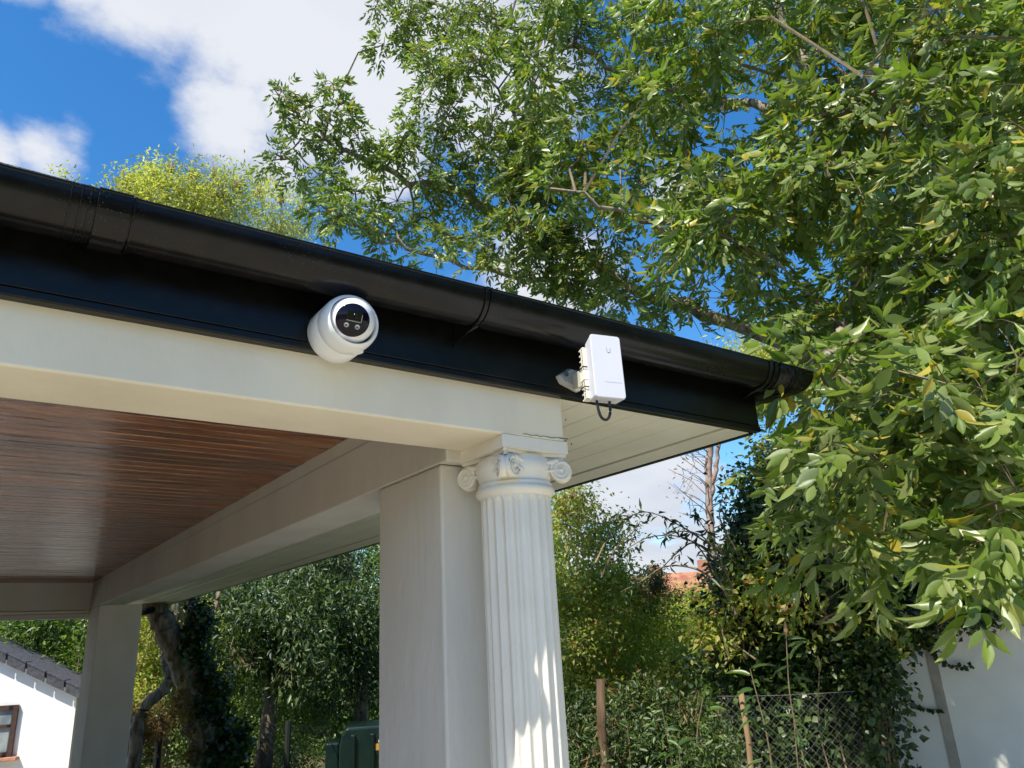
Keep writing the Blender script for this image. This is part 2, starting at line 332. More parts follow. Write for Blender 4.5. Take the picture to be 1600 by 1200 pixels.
def tubes_mesh(segs, name, m, parent, n=4, stuff=True):
    """many thin tapered twigs: list of (p0, p1, p2, r0, r1)"""
    mb = MB()
    for p0, p1, p2, r0, r1 in segs: mb.tube([p0, p1, p2], [r0, (r0+r1)/2, r1], n, cap=False)
    o = mb.build(name, m, parent)
    if stuff: o['kind'] = 'stuff'
    return o
def blob_leaves(lv, c, rad, n_clumps, per, leaf, wr=.6, spread=.18, shell=.55, upn=.7, hang=.25, noise=.25):
    """clumps of leaves through an ellipsoid with a broken outline"""
    c = np.array(c, float); rad = np.array(rad, float)
    d = rand_dirs(n_clumps); rr = rng.uniform(shell**3, 1, n_clumps)**(1/3)
    rr *= 1+noise*np.sin(d[:, 0]*7+c[0]*3)*np.cos(d[:, 2]*6+c[1])+rng.normal(size=n_clumps)*noise*.4
    K = int(max(5, min(22, n_clumps/26))); sd = rand_dirs(K, .1); sub = sd*(rng.uniform(.45, .92, K)[:, None])*rad; ks = rng.integers(0, K, n_clumps); sr = rng.uniform(.28, .5, K)
    C = c+sub[ks]+rand_dirs(n_clumps)*(rr*sr[ks])[:, None]*rad
    P = np.repeat(C, per, 0)+rng.normal(size=(n_clumps*per, 3))*spread*np.array([1, 1, .8])
    out = np.repeat(norm(C-c), per, 0)
    D = norm(out*.5+rng.normal(size=P.shape)*.7-np.array([0, 0, hang])); Nn = norm(out*.5+np.array([0, 0, upn])+rng.normal(size=P.shape)*.5)
    L = leaf*rng.uniform(.6, 1.3, len(P)); lv.add(P, D, Nn, L, L*wr)
    return C

# ================================================================== GROUND AND TERRACE
GZ = -1.7
def sheet(name, x0, x1, y0, y1, z, m, nx=2, ny=2, f=None):
    xs = np.linspace(x0, x1, nx); ys = np.linspace(y0, y1, ny)
    vs = [(x, y, z+(f(x, y) if f else 0)) for y in ys for x in xs]
    fs = [(j*nx+i, j*nx+i+1, (j+1)*nx+i+1, (j+1)*nx+i) for j in range(ny-1) for i in range(nx-1)]
    o = MB().add(vs, fs).build(name, m, smooth=True); o['kind'] = 'structure'; return o
def hill(x, y):
    r = math.hypot(x, y); return -.45+max(0, r-25)*.09-max(0, r-110)*.07+.25*math.sin(x*.21)*math.cos(y*.17)
sheet('ground', -500, 500, -500, 500, GZ, 'earth', 140, 140, hill)
mb = MB().box((-8, -5.5, GZ-.5), (2.6, 9.9, GZ)); o = mb.build('terrace', 'paving'); o['kind'] = 'structure'
sheet('bounce_slab', 2.75, 7.9, -9, 4.2, GZ-.045, 'concrete')  # unseen pale slab added to bounce sunlight up onto the garage wall
sheet('lawn', -12, 9, -14, 12, GZ-.06, 'lawn', 20, 20)
mb = MB().box((-14, 9.9, GZ-.55), (2.5, 15.2, GZ-.3)); o = mb.build('yard', 'concrete'); o['kind'] = 'structure'

mb = MB().box((-5, 1.95, GZ+.004), (1.9, 9.8, GZ+.03)); o = mb.build('bounce_absorbing_floor', 'absorber_brown'); o['kind'] = 'structure'  # unseen dark sheet added to cut light bouncing up to pillar and ceiling

# ================================================================== VERANDA
ver = thing('veranda', (1.4, 1.9, GZ), 'white rendered veranda with black gutter, fluted column and varnished board ceiling', 'veranda')
YF = 1.75
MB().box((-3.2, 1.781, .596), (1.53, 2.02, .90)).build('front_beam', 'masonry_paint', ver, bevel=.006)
sb = MB().box((1.235, 2.02, .56), (1.475, 9.2, .765)).build('side_beam', 'masonry_paint_shaded', ver, bevel=.006)
MB().box((1.240, 2.021, .767), (1.47, 9.2, .90)).build('wall_plate', 'masonry_paint_shaded', sb, bevel=.002)
fb = MB().box((-5.0, 9.2, .545), (1.475, 9.44, .90)).build('far_beam', 'masonry_paint_shaded', ver, bevel=.006)
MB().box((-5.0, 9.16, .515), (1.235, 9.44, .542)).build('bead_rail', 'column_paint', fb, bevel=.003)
MB().box((-5.0, 9.23, .47), (1.235, 9.42, .512)).build('lower_rail', 'masonry_paint_shaded', fb)
MB().box((1.235, 2.06, GZ), (1.50, 2.50, .558)).build('pillar', 'masonry_paint_shaded', ver, bevel=.008)
MB().box((1.235, 8.56, GZ), (1.62, 9.19, .558)).build('back_post', 'masonry_paint_shaded', ver, bevel=.008)
# ceiling boards, one object each; shared mesh
bw = .088
me0 = None
yb = 2.022; k = 0
while yb < 9.2:
    w_ = min(bw, 9.198-yb)
    if me0 is None:
        b = MB(); x0, x1 = -4.6, 1.238
        g = .005
        vs = [(x, y, z) for x in (x0, x1) for (y, z) in ((g*.6, .838), (g*1.6, .824), (bw-g*1.6, .824), (bw-g*.6, .838), (bw-.0005, .838), (bw-.0005, .85), (.0005, .85), (.0005, .838))]
        n = 8; b.add([(x-1.4, y-1.9, z-GZ) for x, y, z in vs], [(i, (i+1) % n, n+(i+1) % n, n+i) for i in range(n)]+[tuple(range(n-1, -1, -1)), tuple(n+i for i in range(n))])
        me0 = bpy.data.meshes.new('ceiling_board'); me0.from_pydata(b.v, [], b.f); me0.materials.append(M['pine'])
    o = bpy.data.objects.new('ceiling_board', me0); col.objects.link(o); o.parent = ver; o.location = (0, yb, random.uniform(-.0012, .0012))
    yb += bw; k += 1
# soffit boards on the right, running away from the viewer
SX = np.arange(1.49, 2.33, .132); first = None
for i, x in enumerate(list(SX[:-1])):
    x1 = SX[i+1]
    y0 = 1.781
    b = MB(); g = .003
    vs = [(xx, yy, zz) for yy in (y0, 12.3) for (xx, zz) in ((x+g, .744), (x+g*2.2, .740), (x1-g*2.2, .740), (x1-g, .744), (x1-.0004, .746), (x1-.0004, .765), (x+.0004, .765), (x+.0004, .746))]
    b.add(vs, [(i_, (i_+1) % 8, 8+(i_+1) % 8, 8+i_) for i_ in range(8)]+[tuple(range(7, -1, -1)), tuple(8+i_ for i_ in range(8))])
    b.build('soffit_board', 'soffit_paint', ver)
xe = SX[-1]
MB().box((xe+.001, 1.781, .742), (2.345, 12.3, .765)).build('soffit_board', 'soffit_paint', ver, bevel=.003)
MB().box((2.345, 1.781, .757), (2.362, 12.3, .80)).build('vent_gap', 'dark_gap', ver)
MB().box((2.362, 1.781, .738), (2.500, 12.3, .765)).build('edge_board', 'soffit_paint', ver, bevel=.003)
MB().box((-5.0, 9.45, .742), (1.488, 12.28, .765)).build('rear_soffit', 'soffit_paint', ver)
# fascias
fa = MB().box((-3.2, YF, .762), (2.53, YF+.03, .99)).build('fascia', 'black_gloss', ver, bevel=.002)
MB().box((-3.2, YF-.004, .738), (2.534, YF+.03, .7605)).build('drip_edge', 'black_gloss', fa, bevel=.004)
MB().box((2.502, 1.782, .735), (2.53, 12.3, .99)).build('side_fascia', 'black_gloss', ver, bevel=.002)
MB().box((-5.0, 12.3, .735), (2.53, 12.33, .99)).build('rear_fascia', 'black_gloss', ver)
# roof with a mossy felt edge above the gutter
rz, hx = .965, 1.5
b = MB(); lo = [(-4.5, 1.69, rz), (2.62, 1.69, rz), (2.62, 12.35, rz), (-4.5, 12.35, rz)]; hi = [(-4.5, 7.0, 2.15), (-2.7, 7.0, 2.15)]
b.add([(x, y, z) for x, y, z in lo]+[(x, y, z+.045) for x, y, z in lo]+hi, [(3, 2, 1, 0), (0, 1, 5, 4), (1, 2, 6, 5), (2, 3, 7, 6), (3, 0, 4, 7), (4, 5, 9, 8), (5, 6, 9), (6, 7, 8, 9), (7, 4, 8)])
roof = b.build('roof', 'roof_felt', ver)
b = MB(); xs = np.linspace(-3.2, 2.62, 220); top = [rz+.008+.006*math.sin(x*9)+random.uniform(-.004, .006)+max(0, x-1.6)*.028 for x in xs]
vs = []; 
for x, t in zip(xs, top): vs += [(x, 1.645, rz-.015), (x, 1.64, t), (x, 1.70, t+.02)]
b.add(vs, [(i*3+j, i*3+3+j, i*3+4+j, i*3+1+j) for i in range(219) for j in (0, 1)])
b.build('felt_edge', 'roof_felt', roof)

# half-round gutter
GR, GY, GXR = .074, YF-.010-.074, 2.64
def gz(x): return .946+.010*x
def arc(r, n=22, a0=0, a1=math.pi): return [(-r*math.cos(a0+(a1-a0)*i/n), -r*1.15*math.sin(a0+(a1-a0)*i/n)) for i in range(n+1)]
def gutter_run(p_fn, r_out, r_in, ts, a0=0, a1=math.pi, bead=True):
    o_, i_ = arc(r_out, 22, a0, a1), arc(r_in, 22, a0, a1)
    pr = o_+i_[::-1]
    n = len(pr); b = MB(); vs = [p_fn(t, q[0], q[1]) for t in ts for q in pr]
    b.add(vs, [(j*n+i, (j+1)*n+i, (j+1)*n+(i+1) % n, j*n+(i+1) % n) for j in range(len(ts)-1) for i in range(n)]+[tuple(range(n)), tuple((len(ts)-1)*n+i for i in range(n-1, -1, -1))])
    if bead: b.tube([p_fn(t, -r_out+.001, .001) for t in ts], .0042, 8)
    return b
wob = lambda x: .0015*math.sin(x*2.3+.4)+.001*math.sin(x*6.1)
front = lambda t, q, z: (t+(GXR-2.60 if False else 0), GY+q+wob(t), gz(t)+z+wob(t+2))
gut = gutter_run(front, GR, GR-.003, np.linspace(-3.2, GXR, 60)).build('gutter', 'black_gutter', ver, smooth=True, auto=35)
side = lambda t, q, z: (GXR+.0-q*1.0+.0, t, gz(2.6)+z)
gutter_run(side, GR, GR-.003, np.linspace(GY, 12.3, 30)).build('side_gutter', 'black_gutter', ver, smooth=True, auto=35)
# mitred corner piece, outside and below
b = MB(); a_ = arc(GR+.004, 22)
vs = []
for q, z in a_: vs.append((2.50, GY+q, gz(2.6)+z))
for q, z in a_: vs.append((GXR-q, GY+q, gz(2.6)+z))
for q, z in a_: vs.append((GXR-q, GY+.12, gz(2.6)+z))
b.add(vs, [(i, i+1, 23+i+1, 23+i) for i in range(22)]+[(23+i, 23+i+1, 46+i+1, 46+i) for i in range(22)])
b.tube([(2.5, GY-GR-.003, gz(2.6)), (GXR+GR+.003, GY-GR-.003, gz(2.6)), (GXR+GR+.003, GY+.12, gz(2.6))], .005, 8)
cp = b.build('gutter_corner', 'black_gutter', ver, smooth=True, auto=35)
cp.modifiers.new('thickness', 'SOLIDIFY').thickness = .003
def collar(x0, x1, ro, name='gutter_clip', a1=math.pi):
    return gutter_run(front, ro, GR+.0005, [x0, x1], 0, a1).build(name, 'black_gutter', gut, bevel=.0012)
collar(.135, .200, GR+.008, 'gutter_union')
for x in (.085, .104, .120): collar(x, x+.004, GR+.003, 'seal_rib')
collar(.204, .209, GR+.004, 'seal_rib')
collar(2.435, 2.452, GR+.006); collar(2.464, 2.474, GR+.0055); collar(2.575, 2.584, GR+.008); collar(2.595, 2.612, GR+.0075)
for x in (1.118,):
    collar(x, x+.013, GR+.005); collar(x+.017, x+.022, GR+.0045)
for x in (1.124, 2.45):
    MB().tube([(x+.004, GY-.01, gz(x)-GR*1.15-.003), (x, YF-.045, gz(x)-GR-.018), (x-.012, YF-.008, gz(x)-GR-.038)], .0042, 6).build('bracket_leg', 'black_gloss', gut, smooth=True)
    MB().box((x-.022, YF-.004, gz(x)-.13), (x-.008, YF-.001, gz(x)-.02)).build('bracket_plate', 'black_gloss', gut, bevel=.001)

# black downpipe bend at the far end of the side eave
dp = MB().tube([(2.60, 11.6, .93), (2.55, 11.55, .78), (2.35, 11.3, .69), (2.10, 11.0, .62), (1.75, 9.9, .52), (1.63, 9.3, .35), (1.60, 9.25, -.2)], .045, 10)
dp.build('downpipe', 'black_gutter', ver, smooth=True)

# fluted column
CX, CY, CR = 1.415, 1.905, .110
NF, PER = 20, 12; nth = NF*PER
zs = [GZ+.12]+list(np.linspace(GZ+.2, .34, 12))+list(np.linspace(.355, .432, 16))
vs = []
for z in zs:
    for i in range(nth):
        th = 2*math.pi*i/nth; ph = (i % PER)/PER; s_ = max(0, math.sin(math.pi*(ph-.12)/.76)) if .12 < ph < .88 else 0
        half = s_**.8
        zt = .405+.016*s_
        k_ = 0 if z > zt else min(1, (zt-z)/.007)
        r = CR+.004*max(0, -z)/1.7*1.5-.011*half*k_
        vs.append((CX+r*math.cos(th), CY+r*math.sin(th), z))
b = MB().add(vs, [(j*nth+i, j*nth+(i+1) % nth, (j+1)*nth+(i+1) % nth, (j+1)*nth+i) for j in range(len(zs)-1) for i in range(nth)])
b.lathe((CX, CY, 0), (0, 0, 1), [(GZ, .155), (GZ+.05, .155), (GZ+.07, .13), (GZ+.10, .14), (GZ+.13, .115)], 48)
colm = b.build('column', 'column_paint', ver, smooth=True, auto=50)
MB().lathe((CX, CY, 0), (0, 0, 1), [(.425, CR), (.430, CR+.006), (.436, CR+.013), (.444, CR+.016), (.452, CR+.013), (.456, CR+.007), (.462, CR+.009), (.468, CR+.007), (.472, CR)], 64).build('astragal', 'column_paint', colm, smooth=True)
# capital: echinus bell, curved abacus, channel bands
b = MB(); b.lathe((CX, CY, 0), (0, 0, 1), [(.468, CR), (.48, CR+.003), (.50, CR+.012), (.515, CR+.016), (.535, CR+.012), (.55, CR)], 48)
HA = .128
def abacus(z0, z1, ha, dip, cut=.018):
    pts = []
    for s4 in range(4):
        a = s4*math.pi/2; ca, sa = math.cos(a), math.sin(a)
        for t in np.linspace(-1, 1, 17):
            x = ha-dip*(1-t*t)**.8; y = t*(ha-cut*.3)
            pts.append((x*ca-y*sa, x*sa+y*ca))
    n = len(pts); return [(CX+x, CY+y, z) for z in (z0, z1) for x, y in pts], [(i, (i+1) % n, n+(i+1) % n, n+i) for i in range(n)]+[tuple(range(n-1, -1, -1)), tuple(n+i for i in range(n))]
b.add(*abacus(.557, .5955, HA, .004)); b.add(*abacus(.546, .5565, HA-.006, .022)); b.add(*abacus(.538, .5455, HA-.012, .026))
for s4 in range(4):
    a = s4*math.pi/2; n_ = np.array((math.cos(a), math.sin(a), 0)); t_ = np.array((-math.sin(a), math.cos(a), 0)); c0 = np.array((CX, CY, 0))
    for (zz0, th_) in ((.533, .0075), (.506, .005)):
        pts = [c0+n_*(.118-.012*(1-t*t))+t_*(t*.085)+np.array((0, 0, zz0-.012*(1-t*t))) for t in np.linspace(-1, 1, 13)]
        b.tube(pts, th_, 8)
cap = b.build('capital', 'column_paint', colm, smooth=True, auto=35)
def volute(c, axis, up=(0, 0, 1), flip=1):
    axis = norm(np.array(axis, float)); tt = norm(np.cross(up, axis)); uu = np.array(up, float); b = MB()
    b.lathe(np.array(c)-axis*.030, axis, [(0, .020), (.008, .031), (.024, .034), (.030, .034), (.033, .031)], 32)
    face = np.array(c)+axis*.003; pts = []; rs = []
    for i in range(64):
        s = i/63; th = s*2*math.pi*2.4; r = .0325*(1-s)**.85+.003
        pts.append(face+tt*flip*r*math.cos(th+2.2)+uu*r*math.sin(th+2.2)+axis*.004*s); rs.append(.0042*(1-s*.55))
    b.tube(pts, rs, 6); b.lathe(face, axis, [(-.002, .006), (.006, .006), (.008, .003)], 12)
    return b.build('volute', 'column_paint', colm, smooth=True, auto=45)
for s4 in range(4):
    a = s4*math.pi/2; n_ = np.array((math.cos(a), math.sin(a), 0)); t_ = np.array((-math.sin(a), math.cos(a), 0))
    for sg in (-1, 1):
        volute(np.array((CX, CY, .503))+n_*.122+t_*sg*.094, n_*1.0-t_*sg*.42, flip=sg)
# hairline crack and flaked spots between beam and abacus
b = MB(); pts = []
for i in range(14):
    t = i/13; pts.append(onp(817+70*t, 678+8*t+random.uniform(-1.0, 1.0), 1, 1.7790))
b.tube(pts, [.0006+.0009*random.random() for _ in pts], 4)
for (u, v) in ((884, 689), (893, 694), (884, 656)): b.lathe(onp(u, v, 1, 1.7800), (0, -1, 0), [(0, .003), (.001, .002)], 6)
b.build('plaster_crack', 'dark_gap', ver)

# ================================================================== SECURITY CAMERA
SC = np.array((.731, YF, .789))
secam = thing('security_camera', SC, 'white dome turret camera with black face mounted on the black fascia under the gutter', 'security camera')
ax = np.array((0, -1, 0.)); f_ = norm(np.array((-.47, -1.25, -.50)))
b = MB().lathe(SC, ax, [(0, .072), (.004, .075), (.064, .075), (.068, .073)], 64); b.build('mounting_base', 'plastic_white', secam, smooth=True, auto=40)
b = MB().lathe(SC, ax, [(.0685, .0735), (.071, .075), (.098, .0748), (.115, .0725), (.124, .0685), (.127, .065), (.124, .0625), (.092, .0625)], 64, closed=False); b.build('retaining_ring', 'plastic_white', secam, smooth=True, auto=50)
MB().obox(SC+np.array((.030, -.084, -.0685)), (.013, 0, .006), (0, .006, 0), (-.002, 0, .004)).build('latch', 'plastic_white', secam, bevel=.002)
MB().lathe(SC+ax*.082, ax, [(0, .0622), (.016, .0622)], 48).build('inner_shadow_seal', 'dark_gap', secam)
EC = SC+ax*.110+np.array((0, 0, .003)); ER = .0585
prof = [(ER*math.cos(a), ER*math.sin(a)) for a in np.linspace(math.pi*.98, .80, 30)]
prof += [(ER*math.cos(.80)+.003, ER*math.sin(.80)-.0008), (ER*math.cos(.80)+.0025, ER*math.sin(.80)-.004)]
MB().lathe(EC, f_, prof, 64).build('eyeball', 'plastic_white', secam, smooth=True, auto=50)
FC = EC+f_*(ER*math.cos(.80)+.0026); fr = norm(np.cross((0, 0, 1.), f_)); fu = np.cross(f_, fr)   # fr points to image right side
rl = R(9); fr, fu = fr*math.cos(rl)-fu*math.sin(rl), fu*math.cos(rl)+fr*math.sin(rl)
if (np.dot(fr, _R)) < 0: fr = -fr
fp = MB().lathe(FC, f_, [(-.002, .0415), (.001, .0418), (.003, .040)], 64).build('face_plate', 'face_black', secam, smooth=True, auto=50)
wc = FC+f_*.003+fu*.0105+fr*.003
MB().obox(wc, fr*.018, fu*.0125, f_*.0012).build('lens_window', 'lens_black', fp, bevel=.001)
b = MB(); b.obox(wc-fu*.013, fr*.018, fu*.0009, f_*.0018); b.obox(wc+fr*.0185+fu*(-.003), fr*.0008, fu*.009, f_*.0018); b.build('window_rim', 'led_glass', fp)
MB().lathe(wc+fr*.002, f_, [(0, .007), (.0022, .007), (.0024, .005), (.001, .003)], 24).build('lens', 'face_black', fp, smooth=True)
for s in (-.0135, .0135):
    MB().lathe(FC+f_*.0025-fu*.0145+fr*(s+.001), f_, [(0, .0062), (.0012, .0062), (.0014, .004), (.0004, .0018)], 20).build('infrared_lamp', 'led_glass', fp, smooth=True, auto=40)

# ================================================================== WIRELESS ANTENNA
az = R(252); an = np.array((math.cos(az), math.sin(az), .10)); an = norm(an); up_ = norm(np.array((0.0, -.0, 1))-an*an[2]); ar = np.cross(up_, an)   # ar = to the right seen from the front
if np.dot(ar, _R) < 0: ar = -ar
tl = R(-2.5); ar, up_ = ar*math.cos(tl)+up_*math.sin(tl), up_*math.cos(tl)-ar*math.sin(tl)
AC = onp(944, 578, 1, 1.50)
ant = thing('wireless_antenna', AC, 'white box antenna with ribbed clip and looped cable on the black fascia', 'antenna')
HW, HH, HD = .0475, .102, .026
def rounded(c, hw, hh, d0, d1, r_, taper=0):
    pts = []
    for (sx, sy) in ((1, 1), (-1, 1), (-1, -1), (1, -1)):
        a0 = {(1, 1): 0, (-1, 1): 90, (-1, -1): 180, (1, -1): 270}[(sx, sy)]
        for k in range(6):
            a = R(a0+k*18); pts.append((sx*(hw-r_)+r_*math.cos(a), sy*(hh-r_)+r_*math.sin(a)))
    n = len(pts); vs = [c+ar*x*(1-t*taper)+up_*y*(1-t*taper*.6)+an*d for (d, t) in ((d0, 1), (d1, 0)) for x, y in pts]
    return vs, [(i, (i+1) % n, n+(i+1) % n, n+i) for i in range(n)]+[tuple(range(n-1, -1, -1)), tuple(n+i for i in range(n))]
hs = MB().add(*rounded(AC, HW, HH, -HD, HD, .009, .10)).build('housing', 'plastic_loco', ant, bevel=.003, seg=3)
MB().add(*rounded(AC+an*(HD+.0002)-ar*0, HW*.985, HH*.985, -.001, .0012, .009)).build('front_cover', 'plastic_loco', hs, bevel=.001)
MB().obox(AC+an*(HD+.0014)-up_*.052+ar*.012, ar*.026, up_*.0006, an*.0003).build('seam_line', 'logo_grey', hs)
# the small U mark
b = MB(); uc = AC+an*(HD+.0018)+up_*.052+ar*.006
pts = [uc+ar*x+up_*y for x, y in [(-.0055, .008), (-.0055, -.001)]+[(.0055*math.cos(a), -.002+.006*math.sin(a)) for a in np.linspace(math.pi, 2*math.pi, 9)]+[(.0055, -.001), (.0055, .008)]]
b.tube(pts, .0009, 5); b.build('brand_mark', 'logo_grey', hs)
# ribbed mast clip behind, seen along the left side
CB = AC-ar*.036-an*(HD+.014)
b = MB().obox(CB+ar*.004, ar*.006, up_*.082, an*.012)
for k in range(10):
    zc = -.081+k*.018
    b.obox(CB-ar*.006+up_*zc, ar*.010, up_*.0016, an*.014)
b.obox(CB-ar*.015, ar*.0012, up_*.082, an*.0015); b.obox(CB-ar*.006+an*.012, ar*.010, up_*.082, an*.0015)
b.build('ribbed_clip', 'plastic_cream', ant)
MB().obox(CB-ar*.010-up_*.008, ar*.0085, up_*.016, an*.0155).build('mast_sleeve', 'plastic_cream', ant, bevel=.002)
zc = CB-ar*.0005+up_*.016
MB().tube([zc+an*.018+ar*.012, zc+an*.018-ar*.02, zc-ar*.021-an*.012, zc-ar*.004-an*.018], .0022, 6).build('cable_tie', 'cable_black', ant)
MB().tube([q-up_*.064 for q in [zc+an*.018+ar*.012, zc+an*.018-ar*.02, zc-ar*.021-an*.012]], .0018, 6).build('cable_tie', 'cable_black', ant)
WP = onp(888, 594, 1, YF-.004)
wb = MB().add([WP+np.array(p) for p in [(-.055, .003, .004), (-.040, .003, -.020), (.030, .003, -.040), (.050, .003, -.030), (.05, .003, .035), (.0, .003, .040),
          (-.050, -.016, .006), (-.034, -.020, -.014), (.020, -.022, -.032), (.040, -.022, -.024), (.042, -.022, .028), (.0, -.020, .032)]],
          [(0, 1, 2, 3, 4, 5), (11, 10, 9, 8, 7, 6)]+[(i, (i+1) % 6+0, (i+1) % 6+6, i+6)[::-1] for i in range(6)]).build('wall_bracket', 'bracket_grey', ant, bevel=.004)
MB().lathe(WP+np.array((-.028, -.022, .010)), (0, -1, 0), [(0, .009), (.004, .009), (.005, .005), (.002, .003)], 14).build('screw', 'wire', wb)
MB().lathe(WP+np.array((.012, -.023, .012)), (0, -1, 0), [(0, .007), (.004, .007), (.005, .004)], 14).build('screw', 'wire', wb)
a0 = WP+np.array((.022, -.020, -.008)); a1 = CB-an*.012-up_*.006
mid_ = (a0+a1)/2; dvec = norm(a1-a0); sv = norm(np.cross(dvec, up_))
b = MB()
for s in (-1, 1):
    b.obox(mid_+sv*s*.012, dvec*np.linalg.norm(a1-a0)*.55, np.cross(dvec, sv)*.026, sv*.003)
b.obox(mid_, dvec*np.linalg.norm(a1-a0)*.5, np.cross(dvec, sv)*.010, sv*.010)
b.tube([a0-up_*.03, a0+up_*.03], .012, 10); b.build('swivel_arm', 'plastic_cream', ant, bevel=.003)
cb = AC-up_*HH*.9-an*.003
cpts = [cb+up_*.02+ar*.008, cb-up_*.012+ar*.008, cb-up_*.04+ar*.008, cb-up_*.060+ar*.0005, cb-up_*.068-ar*.012, cb-up_*.058-ar*.025, cb-up_*.03-ar*.031, cb-up_*.0-ar*.032, CB+up_*-.07]
for _ in range(2): cpts = [cpts[0]]+[q for a_, b_ in zip(cpts[:-1], cpts[1:]) for q in (a_*.75+b_*.25, a_*.25+b_*.75)]+[cpts[-1]]
MB().tube(cpts, .0042, 10).build('cable', 'cable_black', ant, smooth=True)

# house that the veranda leans on, left of the view
hs_ = thing('house', (-8, 6, GZ), 'brick house closing the left end of the veranda, outside the picture', 'house')
MB().box((-13, 1.95, GZ-.5), (-5.0, 12.2, 2.4)).build('wall', 'brick', hs_)
b = MB(); b.add([(-13.3, 1.6, 2.4), (-4.7, 1.6, 2.4), (-4.7, 12.5, 2.4), (-13.3, 12.5, 2.4), (-13.3, 7, 5), (-4.7, 7, 5)], [(0, 1, 5, 4), (2, 3, 4, 5), (1, 2, 5), (3, 0, 4), (0, 3, 2, 1)]); b.build('roof', 'roof_tile', hs_)
# ================================================================== OUTBUILDING, GARAGE, FAR HOUSES
def on_wall(u, v, p0, t):              # point seen at (u, v) on the vertical plane through p0 along t
    n = np.array((-t[1], t[0], 0)); r = ray(u, v); return r*(np.dot(p0, n)/np.dot(r, n))
p0 = at(121, 1083, 15.5); t_ = np.array((-.906, .423, 0)); n_ = np.array((-.423, -.906, 0))      # wall runs left and away; n_ faces us
ob = thing('outbuilding', (p0[0], p0[1], -2.0), 'low white rendered outbuilding with slate verge and brown window at the left edge', 'outbuilding')
WL = 5.4; ez = p0[2]; az_ = ez+1.38; gz0 = -2.6
def q3(s, z, dpt=0): return p0+t_*s+n_*dpt+np.array((0, 0, z-p0[2]))
b = MB(); pr = [q3(0, gz0), q3(WL, gz0), q3(WL, ez), q3(WL/2, az_), q3(0, ez)]; bk = [q-n_*1.5 for q in pr]
b.add(pr+bk, [(4, 3, 2, 1, 0), (5, 6, 7, 8, 9)]+[(i, (i+1) % 5, 5+(i+1) % 5, 5+i) for i in (0, 1, 4)]); b.build('wall', 'render_white', ob)
b = MB(); rs = (az_-ez)/(WL/2)
for sg, s0, s1 in ((0, -.14, WL/2), (1, WL+.14, WL/2)):
    za = ez-.14*rs; a = [q3(s0, za+.02, .10), q3(s1, az_+.02, .10)]; c = [q+np.array((0, 0, .07)) for q in a]
    b.add(a+c+[q-n_*1.6 for q in a+c], [(0, 1, 3, 2), (4, 6, 7, 5), (2, 3, 7, 6), (0, 4, 5, 1), (0, 2, 6, 4), (1, 5, 7, 3)])
rf = b.build('roof', 'slate', ob)
for i in range(9):                     # verge slates overlapping up the slope
    s0 = -.15+i*.315; z0 = ez+(s0)*rs
    X = norm(t_+np.array((0, 0, rs)))
    MB().obox(q3(s0+.16, z0+.16*rs+.115+.004*(i % 2), .0), X*.17, n_*.135, np.array((0, 0, .016))).build('verge_slate', 'slate', rf, bevel=.004)
    MB().obox(q3(s0+.16, z0+.16*rs+.03, .115), X*.1568, n_*.012, np.array((0, 0, .075))).build('verge_slate', 'slate', rf, bevel=.004)
ws1 = np.dot(on_wall(27, 1130, p0, t_)-p0, t_); wz1 = on_wall(27, 1101, p0, t_)[2]; wz0 = on_wall(24, 1181, p0, t_)[2]
ws0 = ws1+1.05
wf = None
b = MB()
def wbox(b, s0, s1, z0, z1, d0, d1): return b.obox(q3((s0+s1)/2, (z0+z1)/2, (d0+d1)/2), t_*abs(s1-s0)/2, n_*abs(d1-d0)/2, np.array((0, 0, abs(z1-z0)/2)))
wbox(b, ws1, ws0, wz1-.07, wz1, .01, .06); wbox(b, ws1, ws0, wz0, wz0+.07, .01, .06)
for s in (ws1, (ws0+ws1)/2-.03, ws0-.07): wbox(b, s, s+.07, wz0+.071, wz1-.071, .01, .058)
zm = wz0+(wz1-wz0)*.56
wbox(b, ws1+.071, (ws0+ws1)/2-.031, zm, zm+.05, .01, .055); wbox(b, (ws0+ws1)/2+.041, ws0-.071, zm, zm+.05, .01, .055)
wf = b.build('window', 'brown_frame', ob)
for sa, sb_ in ((ws1+.07, (ws0+ws1)/2-.03), ((ws0+ws1)/2+.04, ws0-.07)):
    for za, zb in ((wz0+.07, zm), (zm+.05, wz1-.07)): wbox(MB(), sa, sb_, za, zb, .012, .022).build('pane', 'glass', wf)
wbox(MB(), ws1-.10, ws0+.1, wz0-.06, wz0-.005, .0, .13).build('sill', 'brick', wf, bevel=.008)
pp = q3(ws1+.42, 0, .35)
pl = tag(MB().tube([(pp[0], pp[1], gz0), (pp[0], pp[1], wz1+.62)], .022, 8).build('pole', 'bracket_grey', smooth=True), 'thin pale pole standing before the brown window of the outbuilding', 'pole')
for dz in (.25, .42): pass

g0 = at(1345, 995, 8.5); g1 = at(1700, 985, 8.2); gt = norm((g1-g0)*np.array((1, 1, 0))); gn = np.array((-gt[1], gt[0], 0)); gn = gn if np.dot(gn, g0) < 0 else -gn
gar = thing('garage', (g0[0], g0[1], -2), 'pale rendered garage wall with ivy hanging over its top, lower right', 'garage')
g0b = on_wall(1388, 1200, g0, gt); GLn = 5.5; gtop = .02
b = MB(); b.obox(g0+gt*GLn/2-gn*2.0+np.array((0, 0, (gtop-2.6)/2-g0[2])), gt*GLn/2, gn*2.0, np.array((0, 0, (gtop+2.6)/2))); b.build('wall', 'render_grey', gar, bevel=.01)
sb0 = np.dot(on_wall(1443, 1010, g0, gt)-g0, gt)
MB().obox(g0+gt*(sb0+.05)+gn*.008+np.array((0, 0, -1.35-g0[2])), gt*.042, gn*.008, np.array((0, 0, 1.24))).build('cover_batten', 'batten', gar, bevel=.002)
